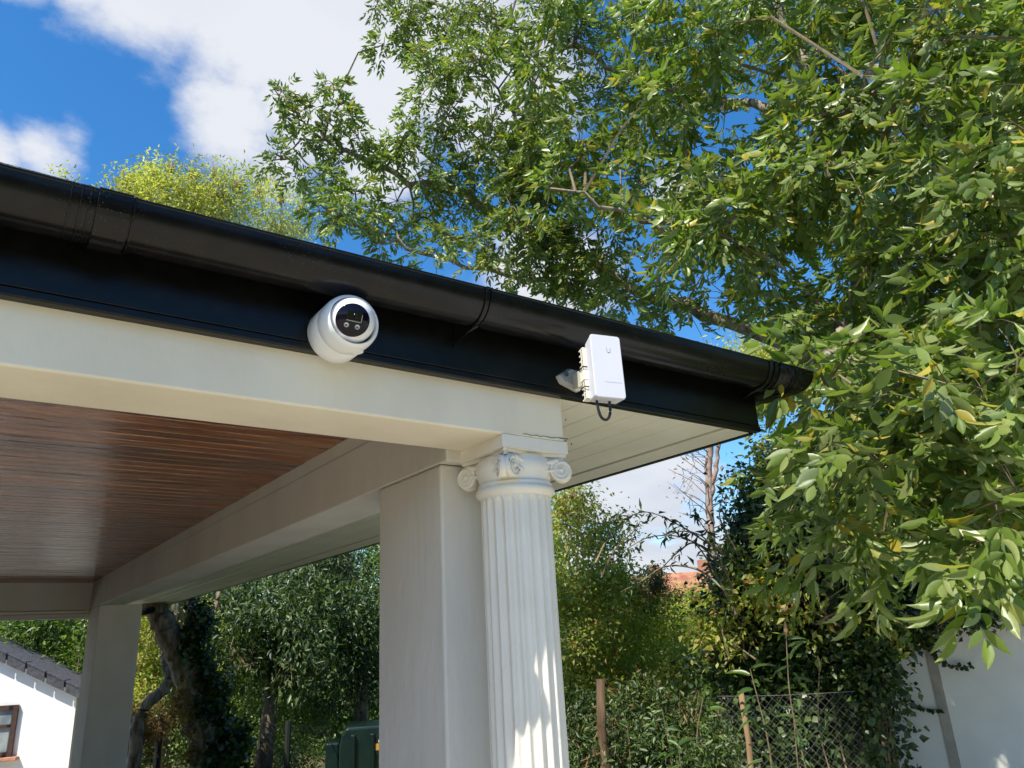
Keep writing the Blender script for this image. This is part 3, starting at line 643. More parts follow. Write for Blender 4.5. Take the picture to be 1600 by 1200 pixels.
MB().obox(g0+gt*GLn/2-gn*1.95+np.array((0, 0, gtop+.04-g0[2])), gt*(GLn/2+.12), gn*2.1, np.array((0, 0, .035))).build('roof', 'roof_felt', gar)

def far_house(u, v, d, wd, hh, rot, label, wcol='brick', group=None):
    c = at(u, v, d); h = thing('house', (c[0], c[1], c[2]-8), label, 'house', group)
    X = np.array((math.cos(rot), math.sin(rot), 0)); Y = np.array((-math.sin(rot), math.cos(rot), 0)); Z = np.array((0, 0, 1.)); c = c.copy()
    MB().obox(c-Z*5.5, X*wd/2, Y*3.2, Z*5.5).build('wall', wcol, h)
    b = MB(); e_ = .3
    vs = [c+X*(wd/2+e_)*a+Y*(3.2+e_)*bb-Z*.1 for a, bb in ((-1, -1), (1, -1), (1, 1), (-1, 1))]+[c+X*(wd/2+e_)*a+Z*hh for a in (-1, 1)]
    b.add(vs, [(0, 1, 5, 4), (2, 3, 4, 5), (1, 2, 5), (3, 0, 4), (0, 3, 2, 1)]); r = b.build('roof', 'roof_tile', h)
    MB().obox(c+X*wd*.3+Z*(hh+.1), X*.35, Y*.3, Z*.8).build('chimney', 'brick', r)
    yn = -Y if np.dot(Y, c) > 0 else Y
    for s in (-.25, .2):
        w_ = MB().obox(c+yn*3.22+X*wd*s-Z*1.4, X*.6, yn*.03, Z*.65).build('window', 'column_paint', h); MB().obox(c+yn*3.26+X*wd*s-Z*1.4, X*.5, yn*.01, Z*.55).build('pane', 'glass', w_)
    return h
far_house(1078, 928, 64, 4.6, 1.7, R(-30), 'distant house whose orange tiled roof shows through the stems right of the column', 'brick')
far_house(1000, 930, 68, 6, 1.6, R(-10), 'fainter distant orange roof nearer the column, above the brown climber', 'brick')
far_house(85, 1042, 34, 8, 1.6, R(20), 'brick house glimpsed through leaves over the white outbuilding roof', 'brick')
far_house(243, 1040, 36, 6, 1.5, R(-15), 'brick house glimpsed between the back post and the leaning trunk', 'brick')

# ================================================================== TREES
def px_m(p, d): return p*d/FPX*1.03
def curve(pts, n=6):                   # Catmull-Rom through 3-D points
    P = [np.array(p, float) for p in pts]; P = [2*P[0]-P[1]]+P+[2*P[-1]-P[-2]]; out = []
    for i in range(1, len(P)-2):
        for k in range(n):
            t = k/n; a, b_, c, d_ = P[i-1], P[i], P[i+1], P[i+2]
            out.append(.5*((2*b_)+(-a+c)*t+(2*a-5*b_+4*c-d_)*t*t+(-a+3*b_-3*c+d_)*t**3))
    out.append(P[-2]); return out
def limb(name, path, r0, r1, m, parent, n=9, wig=.03):
    pts = curve([at(*p) if len(p) == 3 and p[2] > 0 else p for p in path]); k = len(pts)
    pts = [p+rng.normal(size=3)*wig*(0 < i < k-1) for i, p in enumerate(pts)]
    rad = [r0+(r1-r0)*(i/(k-1))**.8 for i in range(k)]
    rad = [r*(1+.08*math.sin(i*1.7)) for i, r in enumerate(rad)]
    MB().tube(pts, rad, n).build(name, m, parent, smooth=True); return pts
def A(u, v, d): return at(u, v, d)

base = at(1300, 900, 8.0); base[2] = -2.2
ash = thing('ash_tree', base, 'large ash tree with drooping glossy leaves overhanging the gutter corner and garage', 'tree')
fork = at(1385, 560, 6.8)
skel = []
skel += limb('trunk', [tuple(base), tuple(base+np.array((.05, .0, 1.6))), (1325, 760, 7.6), (1365, 560, 7.0), (1360, 430, 6.7)], .24, .15, 'bark', ash, 12)
for path, r0, r1 in [
    ([(1360, 430, 6.7), (1310, 300, 6.5), (1285, 180, 6.3), (1255, 110, 6.1), (1200, -10, 6)], .075, .04),
    ([(1360, 430, 6.7), (1450, 300, 6.3), (1500, 120, 5.8), (1560, -40, 5.4)], .09, .03),
    ([(1385, 560, 6.8), (1180, 520, 7.0), (950, 430, 7.0), (780, 330, 6.9), (640, 285, 6.7), (540, 235, 6.6), (500, 215, 6.5)], .085, .016),
    ([(1285, 180, 6.3), (1170, 165, 6.4), (1000, 120, 6.7), (850, 60, 6.6), (700, 10, 6.5), (600, -30, 6.4)], .055, .015),
    ([(1310, 300, 6.5), (1160, 340, 6.0), (1030, 350, 5.4), (900, 300, 5.1)], .05, .012),
    ([(1400, 620, 6.7), (1460, 500, 5.4), (1500, 560, 4.4), (1500, 700, 3.8), (1440, 780, 3.5)], .055, .010),
    ([(1460, 500, 5.4), (1560, 620, 4.3), (1590, 760, 3.9), (1560, 900, 3.7)], .035, .008),
    ([(1385, 560, 6.8), (1330, 520, 5.0), (1300, 560, 3.9), (1290, 600, 3.4)], .045, .010),
    ([(1450, 300, 6.3), (1420, 200, 5.0), (1350, 120, 4.3)], .04, .010),
    ([(1255, 110, 6.1), (1240, 60, 6.1), (1330, -10, 5.6)], .045, .025),
    ([(780, 330, 6.9), (820, 230, 6.7), (760, 120, 6.5)], .035, .012),
    ([(950, 430, 7.0), (820, 440, 6.9), (640, 390, 6.7), (540, 350, 6.5)], .035, .010),
    ([(540, 235, 6.6), (520, 190, 6.5), (535, 135, 6.4)], .014, .006),
    ([(540, 235, 6.6), (490, 220, 6.5), (440, 240, 6.5), (410, 245, 6.5)], .012, .005),
    ([(500, 215, 6.5), (465, 180, 6.4), (440, 140, 6.4)], .012, .005)]:
    skel += limb('limb', path, r0, r1, 'bark_pale', ash, 7)
skel = np.array(skel)

def in_poly(x, y, P):
    c = False; j = len(P)-1
    for i in range(len(P)):
        if (P[i][1] > y) != (P[j][1] > y) and x < (P[j][0]-P[i][0])*(y-P[i][1])/(P[j][1]-P[i][1])+P[i][0]: c = not c
        j = i
    return c
def scatter(P, n, gap, holes=()):
    out = []; xs = [p[0] for p in P]; ys = [p[1] for p in P]; tries = 0
    while len(out) < n and tries < n*60:
        tries += 1; x, y = rng.uniform(min(xs), max(xs)), rng.uniform(min(ys), max(ys))
        if in_poly(x, y, P) and all((x-a)**2+(y-b_)**2 > gap*gap for a, b_ in out) and all((x-a)**2+(y-b_)**2 > r*r for a, b_, r in holes): out.append((x, y))
    return out
HOLES = [(1180, 205, 50), (1440, 330, 26), (1560, 300, 22), (1110, 420, 22), (1340, 460, 26), (1200, 215, 42), (1010, 440, 22), (1285, 215, 20), (1290, 335, 24), (1230, 455, 40), (905, 440, 34), (1060, 290, 18), (790, 150, 16), (1500, 470, 16), (1350, 250, 16), (1380, 115, 16)]
mid_poly = [(640, -90), (690, 60), (720, 165), (760, 260), (830, 300), (900, 430), (1010, 480), (1130, 520), (1230, 530), (1300, 620), (1230, 760), (1290, 820), (1400, 830), (1700, 850), (1700, -90)]
left_poly = [(480, 350), (520, 300), (620, 290), (760, 230), (900, 300), (980, 470), (820, 430), (650, 390), (540, 370)]
front_poly = [(850, -60), (830, 150), (850, 300), (930, 330), (1130, 440), (1200, 540), (1300, 620), (1260, 760), (1330, 800), (1480, 800), (1700, 830), (1700, -60)]
CL = []       # u, v, depth, radius, twigs
for u, v in scatter(mid_poly, 112, 46, HOLES): CL.append((u, v, float(np.interp(u, [600, 900, 1250, 1600], [6.6, 6.6, 6.6, 6.4]))+rng.uniform(-.7, .7), .44, 8))
for u, v in scatter(left_poly, 30, 36): CL.append((u, v, 6.6+rng.uniform(-.5, .5), .28, 7))
for u, v in scatter(front_poly, 92, 50, HOLES): CL.append((u, v, float(np.interp(u, [850, 1200, 1600], [5.4, 4.9, 4.2]))+rng.uniform(-.5, .5), .34, 6))
for u, v in [(700, 60), (730, 120), (760, 40), (820, 90), (700, 180), (770, 200), (850, 180), (680, 130), (900, 60), (640, 30), (820, 260)]: CL.append((u, v, 6.5+rng.uniform(-.4, .4), .40, 13))
for u, v in [(436, 150), (440, 185), (475, 215), (520, 130), (525, 165), (505, 200), (430, 250), (460, 265), (500, 275), (520, 310), (555, 300), (560, 215), (595, 225), (630, 215), (640, 235), (600, 260),
             (650, 190), (585, 330), (500, 330), (540, 250), (590, 5), (620, 20), (600, 70), (640, 60), (485, 175), (545, 195)]: CL.append((u, v, 6.45, .13, 4))
NEARC = [(1395, 770), (1345, 700), (1440, 830), (1300, 800), (1380, 860), (1290, 870), (1440, 700), (1500, 760), (1560, 830), (1545, 870), (1590, 800), (1280, 600), (1330, 560), (1300, 650), (1360, 620), (1420, 640), (1480, 600),
         (1550, 640), (1590, 560), (1530, 500), (1450, 560), (1595, 940), (1370, 740), (1250, 580), (1560, 720)]
segs = []; lvN = Leaves(); lvM = Leaves(); lvF = Leaves()
def cluster(c, rad, ntw, lv, rr, leaflet, nlv=6, twigr=.006):
    j = np.argmin(np.sum((skel-c)**2, 1)); s0 = skel[j]
    if np.linalg.norm(s0-c) > .05:
        m_ = (s0+c)/2+np.array((0, 0, .12*np.linalg.norm(s0-c)))+rng.normal(size=3)*.06; segs.append((s0, m_, c, twigr*2.2, twigr*1.2))
    for _ in range(ntw):
        d_ = rand_dirs(1, .25)[0]; L = rad*rng.uniform(.6, 1.15); e_ = c+d_*L-np.array((0, 0, .12*L)); m_ = c+d_*L*.5+np.array((0, 0, .05*L))
        segs.append((c, m_, e_, twigr*.8, twigr*.35))
        ts = rng.uniform(.25, 1, nlv); P = c+(e_-c)*ts[:, None]; P[0] = e_
        D = norm(d_*.6+rng.normal(size=(nlv, 3))*.75+np.array((0, 0, .05)))
        compound(lv, P, D, rr, leaflet, 3)
for (u, v, d_, rad, nt_) in CL:
    c = at(u, v, d_)
    cluster(c, rad, nt_, lvM if d_ < 5.7 else lvF, .24 if d_ < 5.7 else .20, .105 if d_ < 5.7 else (.085 if u > 800 else .075), 6)
for (u, v) in NEARC: cluster(at(u, v-(30 if v > 700 else 0), rng.uniform(3.05, 3.9)), .20, 4, lvN, .22, .098, 4, .0035)
# the leaves that show largest become leaf parts of their own, the others stay joined
P, D, S, Nn, L, W = lvN.arrays()
mid = P+D*L[:, None]*.5; zc_ = mid@_F; uu = 800+FPX*(mid@_R)/zc_; vv = 600+FPX*(mid@_D)/zc_
size = L/zc_*np.sqrt(np.clip(1-(np.sum(D*norm(mid), 1))**2, 0, 1)); size[(uu < 0) | (uu > 1600) | (vv < 0) | (vv > 1200)] = 0
order = np.argsort(-size); big = order[:290]; rest = np.ones(len(P), bool); rest[big] = False
tv, tf = T_FINE
LMS = []
for cu in (.3, 1.0, 1.8, 2.7):
    lm = bpy.data.meshes.new('leaf'); lm.from_pydata([(q[0], q[1]*(1.1-.08*cu), q[2]*cu) for q in tv], [], tf); lm.materials.append(M['leaf_ash_single']); lm.polygons.foreach_set('use_smooth', [True]*len(tf)); LMS.append(lm)
for i in big:
    o = bpy.data.objects.new('leaf', LMS[int(rng.integers(4))]); col.objects.link(o); o.parent = ash
    X, Y, Z = D[i]*L[i], S[i]*W[i], Nn[i]*L[i]; p = P[i]-base
    o.matrix_local = Matrix([[X[k], Y[k], Z[k], p[k]] for k in range(3)]+[[0, 0, 0, 1]])
lvN.build('near_leaves', 'leaf_ash', ash, T_FINE, keep=rest)
lvM.build('crown', 'leaf_ash', ash, T_FULL)
lvF.build('upper_crown', 'leaf_ash', ash, T_FULL)
tubes_mesh(segs, 'twigs', 'twig', ash)

def stems_for(c, rad, n, base, r=.02):
    out = []
    for _ in range(n):
        e_ = c+rand_dirs(1, .3)[0]*rad*rng.uniform(.3, .85); b0 = np.array((c[0], c[1], max(base[2], c[2]-rad[2]*.8)))+rng.normal(size=3)*rad*np.array((.3, .3, .1)); out.append((b0, (b0+e_)/2+rng.normal(size=3)*.1*rad, e_, r, r*.3))
    return out
def shrub(name, label, cat, blobs, m, leaf=.05, wr=.55, per=14, spread=.12, ground=-2.1, group=None, stem_m='twig', nst=10, templ=T_SIMPLE, hang=.25, upn=.7, crown='foliage', noise=.25, shell=.78, st_r=.011):
    b0 = blobs[0]; c0 = at(b0[0], b0[1], b0[2]); bs = np.array((c0[0], c0[1], ground)); t = thing(name, bs, label, cat, group)
    lv = Leaves(); st = []
    for (u, v, d_, ru, rv, dep, n) in blobs:
        c = at(u, v, d_); rad = np.array((max(px_m(ru, d_), .05),)*2+(px_m(rv, d_),)); 
        vd = norm(np.array((c[0], c[1], 0))); k = dep
        C = blob_leaves(lv, c, (rad[0]*(1-abs(vd[0]))+k*abs(vd[0]), rad[0]*(1-abs(vd[1]))+k*abs(vd[1]), rad[2]), n, per, leaf, wr, spread, shell, upn, hang, noise)
        st += stems_for(c, rad, nst, bs*np.array((.5, .5, 1))+c*np.array((.5, .5, 0)), st_r)
    if cat == 'tree': MB().tube([bs, (bs+c0)/2+np.array((.1, 0, 0)), c0+np.array((0, 0, -.2))], [.16, .11, .05], 7).build('trunk', 'bark', t, smooth=True)
    lv.build(crown, m, t, templ)
    tubes_mesh(st, 'stems', stem_m, t)
    return t
# far wood behind everything
lv = Leaves(); woodbase = np.array((15., 20., -2.5))
wt = thing('woodland', woodbase, 'dense green wood closing the view behind the hedges', 'woodland')
for i in range(46):
    u = -150+i*40; d_ = rng.uniform(20, 26); top = float(np.interp(u, [-150, 150, 420, 600, 800, 880, 1000, 1120, 1200, 1700], [960, 950, 860, 840, 780, 860, 965, 940, 800, 700]))
    v0 = 1230; 
    for vv_ in np.arange(top+40, 1240, 75):
        c = at(u+rng.uniform(-15, 15), vv_, d_); blob_leaves(lv, c, (1.1, 1.1, .95), 130, 12, .12, .6, .22, .3)
o = lv.build('crown', 'leaf_green', wt); o['kind'] = 'stuff'
wt2 = o

shrub('yellow_tree', 'tall feathery yellow green tree rising beyond the veranda roof at left', 'tree',
      [(330, 320, 15.5, 70, 42, 1.2, 330), (250, 310, 15, 55, 35, .9, 240), (430, 350, 16, 60, 45, 1.2, 280), (250, 282, 15.2, 25, 16, .4, 30), (340, 300, 15.5, 40, 18, .6, 50), (200, 290, 15, 20, 14, .3, 28), (300, 400, 15.5, 140, 60, 1.5, 300), (215, 285, 15.3, 10, 14, .2, 12), (240, 262, 15.3, 10, 16, .2, 14), (268, 258, 15.2, 10, 16, .2, 14), (300, 272, 15.2, 12, 16, .2, 14), (335, 268, 15.2, 10, 16, .2, 12), (372, 285, 15.2, 12, 18, .2, 16), (405, 295, 15.4, 12, 18, .2, 16), (440, 305, 15.4, 12, 18, .2, 16), (470, 325, 15.4, 12, 16, .2, 14), (185, 300, 15.2, 9, 12, .2, 8), (100, 290, 15.2, 22, 12, .3, 16)],
      'leaf_yellow', .09, .34, 15, .18, ground=-2.2, nst=34, stem_m='twig_yellow', noise=.25)
shrub('yellow_tree', 'pale yellow tree seen just above the far gutter corner behind ash stems', 'tree',
      [(1240, 560, 13, 75, 65, 1.2, 420), (1180, 600, 13, 60, 50, 1.0, 260)], 'leaf_yellow', .08, .42, 16, .2, nst=12, stem_m='twig_yellow')
shrub('evergreen_tree', 'dark dense evergreen directly left of the white pillar', 'tree',
      [(560, 960, 14.2, 55, 100, .9, 560), (520, 870, 14.5, 70, 55, 1.0, 280), (545, 1050, 14, 50, 60, .7, 300), (470, 900, 15, 60, 50, 1, 220)], 'leaf_dark', .085, .42, 12, .16, nst=12, hang=.5)
shrub('laurel_tree', 'leafy green tree with long pointed leaves in the gap under the soffit', 'tree',
      [(420, 960, 13.5, 75, 55, 1.0, 260), (380, 1010, 13, 50, 35, .8, 130), (460, 1020, 13, 60, 50, .8, 200), (350, 930, 14, 40, 30, .7, 90)], 'leaf_dark', .12, .32, 11, .20, nst=12, templ=T_FULL, hang=.55)
shrub('bramble_bush', 'sunlit light green feathery bush behind the black mesh fence at left', 'bush',
      [(400, 1100, 14.5, 75, 38, .8, 420), (350, 1090, 14.7, 40, 30, .6, 180), (480, 1115, 14.2, 50, 35, .7, 220)], 'leaf_green', .05, .38, 18, .10, nst=6)
shrub('climbing_vine', 'lime yellow vine curtain just right of the leaning trunk', 'climber',
      [(338, 1020, 15, 26, 60, .4, 200), (350, 1060, 14.8, 26, 30, .4, 90), (330, 960, 15.3, 22, 28, .4, 60)], 'leaf_bright', .07, .75, 12, .10, nst=4)
shrub('hedge_tree', 'mid green feathery tree over the outbuilding, left of the back post', 'tree',
      [(90, 1010, 18, 60, 40, .9, 240), (30, 985, 18, 60, 30, .9, 200), (125, 1040, 17, 25, 45, .6, 150), (60, 975, 18, 60, 25, .9, 120)], 'leaf_green', .12, .36, 9, .22, nst=10, noise=.4)
shrub('hedge_tree', 'olive green tree between the back post and the leaning trunk', 'tree',
      [(215, 1000, 16, 30, 60, .8, 240), (230, 1050, 16, 35, 35, .7, 170), (200, 1090, 15, 22, 30, .5, 110)], 'leaf_shrub', .075, .5, 12, .16, nst=10)
shrub('bracken_stump', 'rust brown twiggy shrub at the foot of the thin curved trunk', 'shrub',
      [(205, 1160, 13, 28, 42, .4, 230), (232, 1130, 13.3, 26, 22, .4, 90)], 'leaf_rust', .06, .22, 16, .08, nst=30, stem_m='bracken', hang=.1, st_r=.012)
shrub('green_undergrowth', 'fresh green undergrowth behind the fence posts at left', 'shrub',
      [(270, 1150, 15.5, 35, 40, .6, 150), (420, 1170, 15.5, 110, 36, .8, 320), (240, 1105, 15.5, 20, 20, .4, 50)], 'leaf_green', .06, .5, 14, .12, nst=6)
shrub('mixed_shrub', 'tall yellow green shrub with a few red leaves right beside the column', 'shrub',
      [(905, 880, 9.5, 55, 80, .8, 380), (890, 790, 9.7, 32, 40, .5, 110), (900, 1000, 9.3, 62, 90, .9, 420), (925, 835, 9.6, 24, 26, .4, 50), (960, 960, 10, 55, 55, .8, 260)], 'leaf_shrub', .055, .55, 14, .11, nst=14, noise=.35)
shrub('sunny_shrub', 'sunlit yellow green shrub mass halfway between the column and the garage', 'shrub',
      [(1000, 1010, 11, 62, 62, .8, 380), (960, 1060, 10.6, 60, 40, .7, 240), (1050, 980, 11.4, 55, 38, .7, 220), (1080, 940, 11.8, 30, 22, .5, 70)], 'leaf_bright', .055, .5, 14, .12, nst=10, noise=.4)
shrub('sunny_shrub', 'olive and yellow mottled shrub behind the dark wooden post', 'shrub',
      [(920, 1060, 9.4, 55, 45, .5, 300), (1010, 1080, 9.6, 70, 36, .5, 300), (1090, 1060, 9.6, 50, 44, .5, 240)], 'leaf_shrub', .06, .45, 12, .12, nst=14)
shrub('rusty_climber', 'rust brown climber topping the shrubs below the distant roofs', 'climber',
      [(1010, 935, 10.7, 48, 20, .5, 120), (970, 925, 10.5, 25, 18, .4, 50)], 'leaf_rust', .04, .5, 14, .08, nst=10, stem_m='bracken')
shrub('conifer', 'small dark rounded bush poking above the shrubs under the arching stems', 'bush', [(1020, 905, 10, 17, 26, .25, 90), (1015, 935, 10, 22, 20, .3, 60)], 'leaf_dark', .03, .5, 18, .05, nst=4)
shrub('ivy_bank', 'huge dark ivy covered bank between the chain link fence and the garage', 'ivy',
      [(1215, 880, 8.3, 60, 80, .5, 420), (1290, 800, 8.6, 110, 130, .8, 700), (1240, 980, 8.2, 105, 80, .5, 760), (1400, 880, 9.6, 130, 75, .5, 620), (1175, 960, 8.2, 52, 66, .4, 320), (1268, 1080, 7.9, 55, 110, .4, 560),
       (1150, 1030, 8.4, 45, 50, .4, 260), (1200, 1080, 8.3, 70, 80, .4, 380), (1520, 915, 9.4, 90, 50, .5, 360), (1245, 740, 9, 66, 60, .5, 260), (1312, 1040, 8.0, 24, 130, .2, 260), (1362, 1060, 7.55, 20, 130, .2, 240), (1345, 960, 7.9, 50, 30, .2, 140)],
      'leaf_ivy', .062, .85, 12, .12, ground=-2.2, nst=16, shell=.7)
shrub('mixed_shrub', 'lighter green climber scattered over the dark ivy bank', 'climber',
      [(1250, 930, 7.6, 110, 50, .4, 90), (1180, 880, 7.8, 60, 60, .4, 80), (1320, 960, 7.5, 60, 50, .4, 70), (1150, 980, 7.6, 60, 50, .3, 70), (1240, 700, 8.3, 60, 60, .4, 80), (1340, 850, 7.8, 100, 80, .5, 120)],
      'leaf_shrub', .075, .5, 8, .12, nst=8, shell=.8)
shrub('bramble_bush', 'low dusky green brambles before the wooden post beside the column', 'bush',
      [(1000, 1175, 6.8, 90, 46, .5, 330), (900, 1165, 7.6, 40, 45, .5, 150), (1070, 1190, 6.3, 75, 44, .4, 240), (985, 1130, 7.0, 60, 34, .4, 170), (1090, 1135, 6.8, 45, 38, .4, 130), (890, 1120, 7.4, 34, 46, .4, 150)], 'leaf_dark', .055, .4, 12, .09, nst=10)
shrub('dry_stalks', 'thin dead brown stalks standing among the brambles near the wooden post', 'dead plant', [(960, 1140, 6.6, 70, 55, .3, 14), (1080, 1120, 6.6, 60, 50, .3, 12), (1000, 1080, 8.6, 80, 50, .3, 20)], 'leaf_rust', .05, .3, 6, .1, nst=26, stem_m='bracken', st_r=.005)
# ivy over the garage top edge and trailing strands
iv = shrub('ivy', 'ivy fringe trailing over the top of the pale garage wall', 'ivy',
      [(1400, 985, 8.3, 50, 20, .12, 90), (1480, 968, 8.15, 60, 18, .12, 70), (1352, 1030, 8.35, 14, 45, .1, 60), (1560, 955, 8.0, 60, 14, .12, 50)], 'leaf_ivy', .055, .95, 8, .06, nst=6)
lv = Leaves(); st = []
for path in ([(1375, 1045), (1400, 1062), (1425, 1095), (1450, 1107), (1472, 1108)], [(1452, 1000), (1462, 1020), (1480, 1036), (1500, 1042), (1522, 1040)], [(1372, 1105), (1390, 1130), (1428, 1139)], [(1385, 1168), (1412, 1176)], [(1432, 1008), (1420, 1018), (1405, 1022)], [(1365, 1060), (1385, 1072), (1410, 1076)]):
    pts = [on_wall(u, v, g0, gt)+gn*rng.uniform(.03, .08) for u, v in path]; cv = curve(pts, 5)
    for a, b_ in zip(cv[:-1], cv[1:]): st.append((a, (a+b_)/2, b_, .004, .0035))
    n = len(cv)*2; P = np.repeat(np.array(cv), 2, 0); D = norm(rng.normal(size=(n, 3))*.7-np.array((0, 0, .4))+gn*.4); L = rng.uniform(.03, .055, n); lv.add(P, D, norm(gn+rng.normal(size=(n, 3))*.4), L, L*.9)
lv.build('trailing_leaves', 'leaf_ivy', iv); tubes_mesh(st, 'trailing_stems', 'twig', iv)

# leaning tree with ivy, and the thin curved one
lb = at(325, 1215, 11.5); lb[2] = -2.3
lt = thing('leaning_tree', lb, 'leaning forked tree trunk wrapped in ivy beyond the back post', 'tree')
tr = limb('trunk', [tuple(lb), (322, 1170, 11.5), (300, 1090, 11.5), (285, 1030, 11.5), (262, 985, 11.5), (243, 950, 11.5), (228, 900, 11.7), (235, 820, 12.0)], .22, .125, 'bark_pale', lt, 12, .015)
limb('limb', [(290, 1050, 11.55), (300, 1000, 11.6), (302, 960, 11.7), (296, 900, 11.9)], .12, .07, 'bark', lt, 8, .01)
limb('limb', [(300, 1020, 11.6), (318, 990, 11.6), (335, 950, 11.7), (350, 900, 11.8)], .06, .03, 'bark', lt, 7, .01)
lv = Leaves()
for (u, v, r) in [(312, 1120, 26), (325, 1165, 32), (335, 1200, 38), (300, 1060, 20), (292, 1010, 20), (296, 975, 14), (320, 1090, 18), (340, 1150, 26)]:
    blob_leaves(lv, at(u+16+(v-1000)*.02, v, 11.45), (px_m(r*.78, 12),)*2+(px_m(26, 11.5),), 60, 12, .075, .9, .07, .8)
lv.build('ivy_cover', 'leaf_ivy', lt)
lv = Leaves()
for (u, v, r) in [(290, 1140, 7), (286, 1100, 6), (294, 1180, 8), (284, 1070, 5)]: blob_leaves(lv, at(u, v, 11.15), (px_m(r, 12),)*2+(px_m(18, 11.5),), 14, 8, .06, .8, .05, .8)
lv.build('dead_ivy', 'leaf_rust', lt)
cb_ = at(208, 1215, 12.4); cb_[2] = -2.3
ct = thing('curved_tree', cb_, 'thin bare curved trunk left of the ivy clad leaning tree', 'tree')
limb('trunk', [tuple(cb_), (210, 1170, 12.4), (224, 1110, 12.4), (250, 1082, 12.4), (265, 1062, 12.4), (259, 1030, 12.5), (262, 1000, 12.6), (270, 960, 12.8)], .10, .055, 'bark_pale', ct, 9, .01)
limb('limb', [(262, 1068, 12.4), (285, 1055, 12.5), (300, 1030, 12.6)], .05, .025, 'bark', ct, 7, .01)

# pinkish bare trunk with fine twigs against the sky
pb = at(1118, 1000, 13); pb[2] = -1.5
pk = thing('bare_tree', pb, 'slender pinkish bare tree trunk against the clouds right of the soffit', 'tree')
limb('trunk', [tuple(pb), (1112, 860, 13), (1109, 800, 13), (1107, 740, 13), (1110, 690, 13), (1112, 640, 13)], .075, .055, 'bark_pink', pk, 9, .01)
limb('limb', [(1110, 775, 13), (1118, 740, 13), (1122, 700, 13), (1130, 650, 13)], .05, .03, 'bark_pink', pk, 7, .01)
st = []; lv = Leaves()
for i in range(28):
    v0 = rng.uniform(640, 830); s0 = at(1109, v0, 13); sg = -1 if rng.random() < .75 else 1
    L = rng.uniform(25, 75); e_ = at(1109+sg*L, v0-L*rng.uniform(.3, 1.1), 13+rng.uniform(-.6, .6)); m_ = (s0+e_)/2+rng.normal(size=3)*.06; st.append((s0, m_, e_, .012, .004))
    for t in rng.uniform(.4, 1, 3): e2 = s0+(e_-s0)*t; f2 = e2+rand_dirs(1, .5)[0]*.25; st.append((e2, (e2+f2)/2, f2, .005, .003))
    if rng.random() < .6: P = np.repeat(e_[None], 5, 0)+rng.normal(size=(5, 3))*.12; D = rand_dirs(5, -.4); lv.add(P, D, rand_dirs(5, .8), np.full(5, .07), np.full(5, .03))
tubes_mesh(st, 'twigs', 'bark_pink', pk); lv.build('foliage', 'leaf_rust', pk)

# arching stems with seed heads silhouetted on the clouds
ab = at(1130, 1050, 7.4); ab[2] = -2
ar_ = thing('arching_shrub', ab, 'loose arching dark stems with narrow leaves silhouetted on the sky below the soffit', 'shrub')
st = []; lv = Leaves()
for path in ([(1150, 960), (1120, 900), (1080, 845), (1020, 838), (975, 860)], [(1150, 930), (1110, 850), (1070, 830), (1030, 842)], [(1140, 900), (1090, 850), (1060, 862), (1020, 900), (985, 905)], [(1150, 880), (1120, 850), (1090, 810), (1085, 795)],
             [(1140, 870), (1100, 845), (1060, 820), (1010, 800), (965, 815)], [(1130, 920), (1090, 890), (1040, 885), (1000, 910), (970, 925)], [(940, 900), (960, 860), (990, 830), (1000, 815)], [(930, 880), (950, 840), (970, 820), (965, 800)], [(1150, 860), (1125, 810), (1130, 770)]):
    cv = curve([at(u, v, 7.4+rng.uniform(-.2, .2)) for u, v in path], 6)
    for i, (a, b_) in enumerate(zip(cv[:-1], cv[1:])): st.append((a, (a+b_)/2, b_, .008*(1-i/len(cv))+.003, .007*(1-i/len(cv))+.003))
    n = len(cv)*3; P = np.repeat(np.array(cv), 3, 0)+rng.normal(size=(n, 3))*.012; D = norm(rng.normal(size=(n, 3))+np.array((0, 0, -.3))); L = rng.uniform(.05, .14, n); k_ = rng.random(n) < .65
    lv.add(P[k_], D[k_], rand_dirs(k_.sum(), .6), L[k_], L[k_]*.2)
tubes_mesh(st, 'stems', 'twig', ar_); lv.build('foliage', 'leaf_dark', ar_)

# leafy shoots standing in front of the fence, their larger leaves as parts
def shoot(u, v, d_, h, n, label, L0=.11, m='leaf_green', lean=(0, 0), spike=False):
    top = at(u, v, d_); b0 = top-np.array((lean[0], lean[1], h)); t = thing('leafy_shoot', b0, label, 'plant', 'leafy shoots before the chain link fence')
    cv = curve([b0, (b0+top)/2+rng.normal(size=3)*.04, top], 5); MB().tube(cv, [.007-.004*i/len(cv) for i in range(len(cv))], 5, cap=False).build('stem', 'twig', t)
    for i in range(n):
        f = .35+.65*i/max(1, n-1); p = b0+(top-b0)*f; dd = norm(rng.normal(size=3)*np.array((1, 1, .3))+np.array((0, 0, .15 if f < .9 else .6))); L_ = L0*rng.uniform(.7, 1.15); nn = norm(np.array((0, 0, 1.))+rng.normal(size=3)*.4)
        S_ = norm(np.cross(nn, dd)); nn = np.cross(dd, S_); W_ = L_*.30
        me = leafmeshes.setdefault(m, None)
        if me is None:
            me = lm.copy(); me.materials.clear(); me.materials.append(M[m]); leafmeshes[m] = me
        o = bpy.data.objects.new('leaf', me); col.objects.link(o); o.parent = t; X, Y, Z = dd*L_, S_*W_, nn*L_; p = p-b0
        o.matrix_local = Matrix([[X[k], Y[k], Z[k], p[k]] for k in range(3)]+[[0, 0, 0, 1]])
    if spike: MB().lathe(top-np.array((0, 0, .02)), (0.1, 0, 1), [(0, .006), (.03, .016), (.08, .013), (.12, .003)], 7).build('seed_head', 'seed_head', t)
leafmeshes = {}
leaf_mat('leaf_shoot', (.06, .11, .04), (.09, .15, .05), (.13, .19, .07), obj=True)
